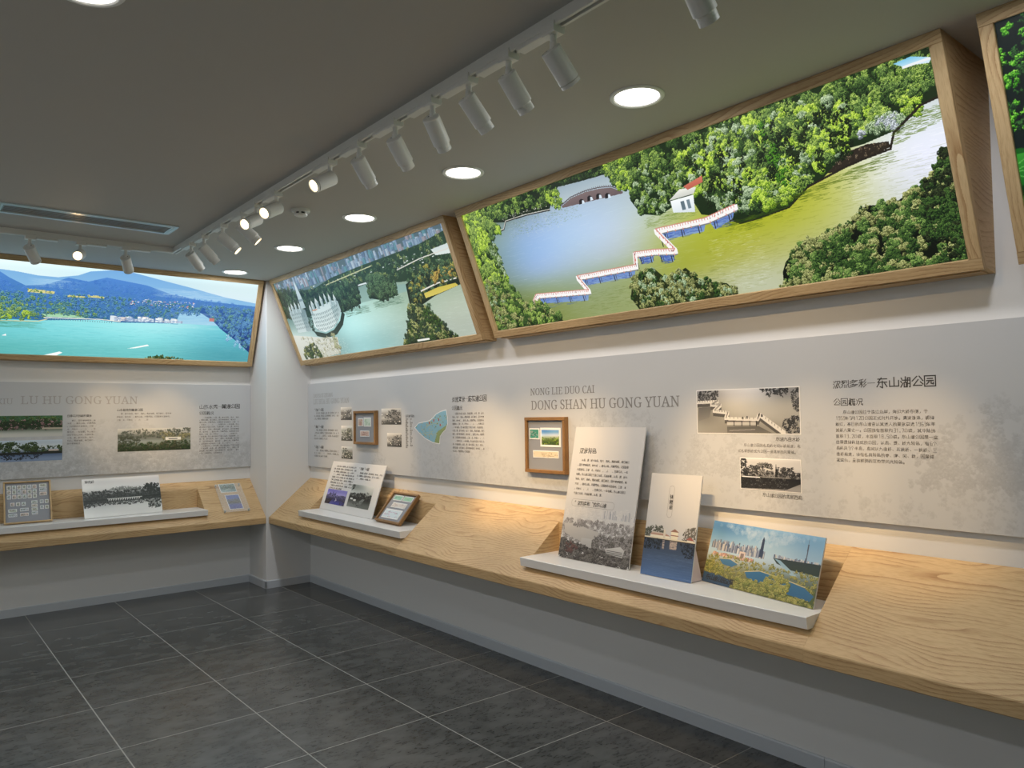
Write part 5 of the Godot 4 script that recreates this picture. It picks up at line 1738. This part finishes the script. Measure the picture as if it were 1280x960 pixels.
	p.grid([[[92, 140, 186], [110, 156, 196], [136, 176, 206], [120, 164, 200]], [[140, 180, 208], [166, 198, 216], [176, 204, 218], [150, 184, 208]], [[186, 206, 214], [196, 212, 216], [190, 208, 216], [170, 194, 208]], [[150, 150, 120], [150, 150, 116], [120, 130, 110], [110, 120, 100]], [[110, 110, 60], [120, 116, 60], [110, 110, 60], [90, 100, 56]]])
	for i in 60:
		p.leaf([p.r.randf_range(0, 760), 14, p.r.randf_range(0, 760), 14, 400, 110], 4, 20, 40, [[[196, 212, 224], [206, 220, 230], [220, 230, 236]]], 0.16)
	var cc := [[196, 196, 200], [164, 170, 184], [120, 130, 150], [208, 200, 190], [96, 108, 132], [140, 146, 160], [220, 216, 208]]
	p.towers(20, 380, func(x): return 158.0, 120, 16, 56, 6, 13, cc, false)
	p.towers(60, 400, func(x): return 168.0, 120, 14, 48, 6, 14, cc, false)
	p.poly([374, 160, 378, 66, 386, 48, 394, 66, 398, 160], [50, 60, 84], [66, 76, 98])
	p.towers(470, 768, func(x): return 150.0, 80, 6, 20, 5, 11, cc, false)
	for q in [[672, 48, 672, 84, 8], [674, 84, 674, 120, 6], [670, 120, 670, 156, 10]]:
		p.rect(q[0], q[1], q[4], q[3] - q[1], [84, 92, 110])
	p.rect(674, 24, 2, 30, [84, 92, 110])
	p.poly([470, 150, 768, 140, 768, 200, 600, 196, 500, 176], [54, 66, 66], [60, 72, 60])
	p.poly([480, 152, 520, 156, 640, 220, 600, 222], [150, 184, 200], [170, 196, 206])
	p.towers(30, 330, func(x): return 200.0, 110, 8, 24, 8, 22, [[222, 176, 146], [210, 150, 130], [230, 206, 186], [190, 160, 140]], false)
	p.rect(236, 150, 44, 34, [226, 206, 190])
	p.rect(246, 160, 24, 24, [150, 130, 124])
	var ol := [[86, 80, 30], [160, 152, 74], [222, 212, 134]]
	var gr := [[50, 60, 26], [118, 124, 58], [196, 194, 110]]
	p.leaf([0, 190, 330, 186, 768, 200, 768, 360, 0, 360], 700, 12, 24, [ol, gr, ol])
	p.poly([96, 214, 180, 206, 240, 224, 200, 246, 130, 240], [84, 132, 164], [74, 118, 150])
	p.poly([300, 256, 400, 236, 560, 250, 700, 270, 760, 300, 740, 330, 600, 320, 420, 300, 320, 284], [70, 122, 156], [62, 108, 142])
	p.line([300, 254, 400, 234, 560, 248, 700, 266], 4, [222, 206, 160])
	p.line([96, 212, 180, 204, 240, 222], 3, [216, 200, 160])
	p.leaf([430, 280, 480, 246, 560, 240, 610, 270, 600, 320, 440, 326], 180, 18, 30, [ol, gr, [[70, 70, 20], [150, 146, 60], [220, 212, 120]]])
	p.leaf([250, 300, 420, 290, 560, 330, 740, 330, 768, 360, 240, 360], 260, 14, 28, [gr, ol])
	p.poly([0, 300, 120, 304, 220, 322, 210, 360, 0, 360], [70, 96, 120], [62, 84, 108])
	p.leaf([0, 240, 120, 236, 160, 290, 100, 306, 0, 300], 130, 14, 26, [ol, gr])
	b = board("print_board", "wide glossy board of a city skyline above green lakes with caption", "board", Vector3(0.268, Y, 4.272), Vector3(0.165, Y, 4.846), Vector3(0.084, 0.255, 0.012), 0.006)
	foam_board(b, p.im)
	prop(b, 0.40, 0.12, 0.15, M.foam)
	f = b.n * 0.0009
	st = fresh()
	write(st, "东山湖公园全景", f + b.right * 0.02 + b.up * 0.034, b.right, b.up, 0.0215, 1.06, 0.13)
	part("caption", st, M.ink, b.node)
	# white board with text columns and two photographs
	b = board("print_board", "white text board with violet dusk photo and grey street photo", "board", Vector3(0.225, Y, 0.545), Vector3(0.205, Y, 1.443), Vector3(0.127, 0.378, 0), 0.006)
	foam_board(b, null)
	prop(b, 0.4, 0.14, 0.2, M.foam)
	p = Pic.new(256, 150, 504)
	p.grid([[[120, 116, 196], [140, 134, 206]], [[150, 146, 206], [160, 154, 210]], [[60, 56, 96], [66, 62, 104]], [[84, 84, 160], [70, 70, 150]]])
	p.towers(30, 120, func(x): return 60.0, 16, 10, 40, 5, 10, [[50, 46, 90], [70, 64, 110]], false)
	p.leaf([0, 60, 250, 56, 250, 84, 0, 90], 160, 8, 16, [[[14, 12, 24], [34, 30, 52], [80, 70, 90]]])
	p.rect(20, 76, 210, 4, [110, 104, 150])
	p.poly([0, 100, 90, 96, 60, 150, 0, 150], [40, 32, 44])
	p.leaf([180, 90, 256, 86, 256, 150, 200, 150], 60, 8, 16, [[[10, 10, 20], [30, 28, 40], [140, 130, 150]]])
	p.leaf([0, 104, 70, 100, 40, 150, 0, 150], 40, 8, 14, [[[20, 16, 20], [60, 50, 56], [170, 150, 150]]])
	for q in [[130, 90], [136, 100], [128, 108]]:
		p.rect(q[0], q[1], 9, 8, [236, 236, 250])
	photo(b.node, b.n * 0.0002, b.right, b.up, 0.062, 0.052, 0.348, 0.118, p.im, 0.0, "printed_photo", "violet dusk photo of a canal")
	p = Pic.new(256, 200, 505)
	p.grid([[[150, 156, 150], [206, 208, 202]], [[190, 194, 188], [176, 180, 174]], [[60, 62, 58], [50, 52, 48]], [[120, 124, 118], [100, 104, 98]]])
	p.leaf([0, 76, 60, 80, 130, 70, 200, 60, 256, 80, 256, 130, 0, 130], 240, 10, 22, [[[6, 6, 6], [20, 20, 20], [50, 52, 48]]])
	p.leaf([20, 0, 40, 0, 36, 40, 10, 70], 24, 8, 16, [[[6, 6, 6], [20, 20, 20], [50, 50, 50]]])
	p.poly([160, 120, 190, 120, 130, 200, 70, 200], [130, 134, 128])
	for i in 30:
		p.leaf([p.r.randf_range(0, 240), p.r.randf_range(120, 190), p.r.randf_range(0, 250), 150, 120, 198], 3, 8, 16, [[[10, 10, 10], [60, 62, 58], [190, 192, 186]]])
	for q in [[20, 120], [60, 130]]:
		p.rect(q[0], q[1], 30, 16, [220, 222, 216])
	photo(b.node, b.n * 0.0002, b.right, b.up, 0.455, 0.060, 0.355, 0.172, p.im, 0.0, "printed_photo", "grey photo of a road between trees")
	f = b.n * 0.0009
	st = fresh()
	write_block(st, running(9, 27, 5), f + b.right * 0.06 + b.up * 0.366, b.right, b.up, 0.0125, 1.16, 0.0225, 0.1)
	write_block(st, running(3, 27, 33), f + b.right * 0.49 + b.up * 0.330, b.right, b.up, 0.0125, 1.16, 0.0225, 0.1)
	part("text_block", st, M.ink, b.node)
	st = fresh()
	write(st, "“东湖”—公园", f + b.right * 0.49 + b.up * 0.367, b.right, b.up, 0.021, 1.1, 0.1)
	part("heading", st, M.ink, b.node)
	# leaning frame of bright cards
	b = board("picture_frame", "dark oak frame of pastel cards leaning in the tray beside text board", "frame", Vector3(0.180, Y, 1.560), Vector3(0.175, Y, 1.896), Vector3(0.160, 0.186, 0), 0.02)
	var c1 := stamp_mat(91, 96, 64, [150, 196, 176], [[[60, 110, 96], [120, 176, 150], [214, 230, 216]]])
	var c2 := stamp_mat(92, 96, 64, [160, 206, 176], [[[110, 160, 110], [170, 206, 160], [230, 240, 220]]])
	var c3 := stamp_mat(93, 128, 48, [222, 214, 204], [[[150, 120, 110], [196, 180, 170], [236, 230, 222]]])
	var c4 := stamp_mat(94, 128, 64, [214, 226, 230], [[[190, 110, 150], [226, 160, 190], [240, 220, 230]], [[100, 120, 110], [160, 180, 170], [220, 230, 226]]])
	mount(b.node, b.right, b.up, b.n, b.w, b.h, [[0.12, 0.74, 0.34, 0.17, c1], [0.50, 0.74, 0.36, 0.17, c2], [0.22, 0.50, 0.56, 0.17, c3], [0.12, 0.14, 0.66, 0.30, c4]], 0.014, 0.024)
	# ---- on the other counter
	p = Pic.new(600, 310, 506)
	p.grid([[[236, 236, 234], [232, 232, 232]], [[226, 228, 226], [216, 218, 218]], [[70, 76, 74], [64, 70, 68]], [[196, 200, 200], [206, 210, 208]], [[230, 232, 230], [222, 224, 222]]])
	var k1 := [[14, 18, 16], [36, 42, 40], [70, 76, 72]]
	p.leaf([0, 108, 120, 100, 300, 92, 330, 98, 480, 90, 600, 96, 600, 170, 0, 180], 520, 12, 26, [k1, k1, [[24, 28, 26], [52, 58, 56], [96, 102, 98]]])
	p.leaf([220, 84, 300, 76, 380, 86, 460, 100, 200, 104], 120, 10, 18, [[[110, 116, 114], [130, 136, 134], [150, 156, 152]]])
	p.leaf([470, 70, 520, 62, 590, 74, 596, 130, 480, 130], 130, 12, 24, [k1])
	p.poly([0, 170, 600, 160, 600, 190, 0, 200], [34, 40, 38], [50, 56, 54])
	p.leaf([0, 186, 600, 176, 600, 214, 340, 224, 200, 214, 0, 228], 360, 10, 20, [k1, [[30, 34, 34], [60, 66, 64], [110, 116, 114]]])
	p.leaf([480, 200, 596, 196, 590, 270, 500, 264], 100, 12, 22, [k1, [[60, 64, 62], [120, 126, 122], [200, 204, 200]]])
	p.rect(178, 166, 270, 5, [224, 226, 222])
	for i in 14:
		p.rect(186 + i * 18, 172, 10, 16, [214, 216, 212])
		p.poly([189 + i * 18, 188, 191 + i * 18, 180, 195 + i * 18, 180, 197 + i * 18, 188], [40, 44, 42])
	p.streaks(178, 192, 450, 206, 120, [190, 194, 190], 0.4, 6, 20)
	b = board("print_board", "black-and-white print of long arched bridge across a misty lake", "board", Vector3(-1.343, Y, -0.140), Vector3(-0.780, Y, -0.185), Vector3(0, 0.289, -0.096), 0.006)
	foam_board(b, p.im)
	prop(b, 0.22, 0.12, 0.16, M.foam)
	f = b.n * 0.0009
	st = fresh()
	write(st, "翠岛桥", f + b.right * 0.02 + b.up * 0.292, b.right, b.up, 0.021, 1.05, 0.1)
	part("caption", st, M.ink, b.node)
	var stamps := []
	var mats := []
	for i in 6:
		mats.append(stamp_mat(120 + i, 32, 40, [[206, 206, 196], [196, 210, 206], [214, 206, 196], [206, 214, 200], [196, 204, 214], [210, 190, 180]][i], [[[70, 90, 80], [130, 150, 136], [210, 216, 206]], [[90, 70, 60], [160, 130, 116], [220, 206, 196]]]))
	for r in 3:
		for q in 6:
			stamps.append([0.075 + q * 0.107, 0.82 - r * 0.115, 0.085, 0.095, mats[(q + r * 2) % 6]])
	for r in 3:
		stamps.append([0.755, 0.84 - r * 0.10, 0.155, 0.085, mats[(r + 3) % 6]])
	for q in 3:
		stamps.append([0.14 + q * 0.115, 0.42, 0.085, 0.085, mats[(q + 5) % 6]])
	for q in [[0.095, 0.275], [0.335, 0.285], [0.095, 0.165], [0.335, 0.170]]:
		stamps.append([q[0], q[1], 0.175, 0.075, mats[int(q[1] * 100) % 6]])
	for r in 4:
		stamps.append([0.575, 0.455 - r * 0.087, 0.125, 0.072, mats[(r + 1) % 6]])
	for q in [[0.765, 0.45], [0.87, 0.45], [0.765, 0.31], [0.87, 0.31]]:
		stamps.append([q[0] - 0.01, q[1], 0.078, 0.085, mats[int(q[0] * 100) % 6]])
	b = board("picture_frame", "oak frame of many small stamps on grey leaning in the tray", "frame", Vector3(-1.846, Y, -0.185), Vector3(-1.548, Y, -0.175), Vector3(0, 0.29, -0.15), 0.02)
	mount(b.node, b.right, b.up, b.n, b.w, b.h, stamps, 0.010, 0.018, M.oak)
	# two postcards under a clear plate with stand-off screws
	var ey := Vector3(0, 0.911 - 0.597, -(0.398 - 0.02)).normalized()
	var nn := Vector3.RIGHT.cross(ey)
	var at := func(x: float, sx: float) -> Vector3: return Vector3(x, slope_y(sx), 0.012 - sx)
	var plate := thing("acrylic_plate", "clear acrylic plate on four steel studs over two postcards", "plate", at.call(-0.335, 0.085))
	st = fresh()
	prism(st, rect2(0, 0, 0.222, 0.335), nn * 0.016, Vector3.RIGHT, ey, nn, 0.0, 0.004)
	part("clear_sheet", st, M.acrylic, plate)
	for q in [[0.012, 0.014], [0.21, 0.014], [0.012, 0.321], [0.21, 0.321]]:
		st = fresh()
		lathe(st, [Vector2(0.006, 0.0), Vector2(0.006, 0.024), Vector2(0.0045, 0.026), Vector2(0.0001, 0.026)], Vector3.RIGHT * q[0] + ey * q[1], nn, 14)
		part("steel_stud", st, M.metal, plate)
	p = Pic.new(160, 90, 507)
	p.grid([[[120, 150, 150], [140, 166, 170]], [[90, 120, 110], [80, 110, 100]], [[150, 176, 176], [130, 160, 160]]])
	p.leaf([0, 0, 160, 0, 160, 40, 0, 46], 120, 8, 16, [G_DARK, G_PALE])
	p.line([50, 66, 90, 56, 110, 60], 3, [230, 230, 220])
	postcard("postcard", "pale green lake postcard under the clear plate, the upper of two", at.call(-0.292, 0.275), ey, nn, 0.137, 0.105, p.im)
	p = Pic.new(150, 190, 508)
	p.grid([[[60, 90, 170], [70, 100, 180]], [[70, 100, 180], [60, 90, 160]], [[50, 50, 50], [60, 56, 44]], [[30, 60, 150], [30, 56, 160]], [[24, 44, 140], [24, 44, 150]]])
	p.leaf([0, 56, 150, 50, 150, 110, 0, 110], 130, 8, 16, [G_DARK, [[30, 26, 20], [80, 74, 60], [150, 146, 130]]])
	postcard("postcard", "deep blue water postcard under the clear plate, the lower of two", at.call(-0.272, 0.118), ey, nn, 0.118, 0.172, p.im)


func postcard(called: String, label: String, o: Vector3, ey: Vector3, n: Vector3, w: float, h: float, im: Image):
	var t := thing(called, label, "postcard", o + n * 0.0006)
	var st := fresh()
	prism(st, rect2(0, 0, w, h), Vector3.ZERO, Vector3.RIGHT, ey, n, 0.0, 0.0012)
	part("card", st, M.white_ink, t)
	st = fresh()
	var b := 0.005
	var z := n * 0.0016
	quad(st, z + Vector3.RIGHT * b + ey * (h - b), z + Vector3.RIGHT * (w - b) + ey * (h - b), z + Vector3.RIGHT * (w - b) + ey * b, z + Vector3.RIGHT * b + ey * b, n)
	part("printed_face", st, print_mat(im, 0.35), t)


# a thin printed outline with rounded ends
func capsule(st: SurfaceTool, b: Dictionary, x: float, y: float, w: float, h: float, upright: bool):
	var pts := []
	var r: float = (w if upright else h) / 2
	for k in 24:
		var t := TAU * k / 24
		var c := Vector2(x + w / 2, y + h / 2)
		if upright:
			c.y += (h / 2 - r) * (1.0 if sin(t) >= 0 else -1.0)
		else:
			c.x += (w / 2 - r) * (1.0 if cos(t) >= 0 else -1.0)
		pts.append(c + Vector2(cos(t), sin(t)) * r)
	for k in 24:
		var p: Vector2 = pts[k]
		var q: Vector2 = pts[(k + 1) % 24]
		var d := (q - p).normalized()
		var e := Vector2(-d.y, d.x) * 0.0006
		var v := []
		for s in [p + e, q + e, q - e, p - e]:
			v.append(b.n * 0.0009 + b.right * s.x + b.up * s.y)
		quad(st, v[0], v[1], v[2], v[3], b.n)
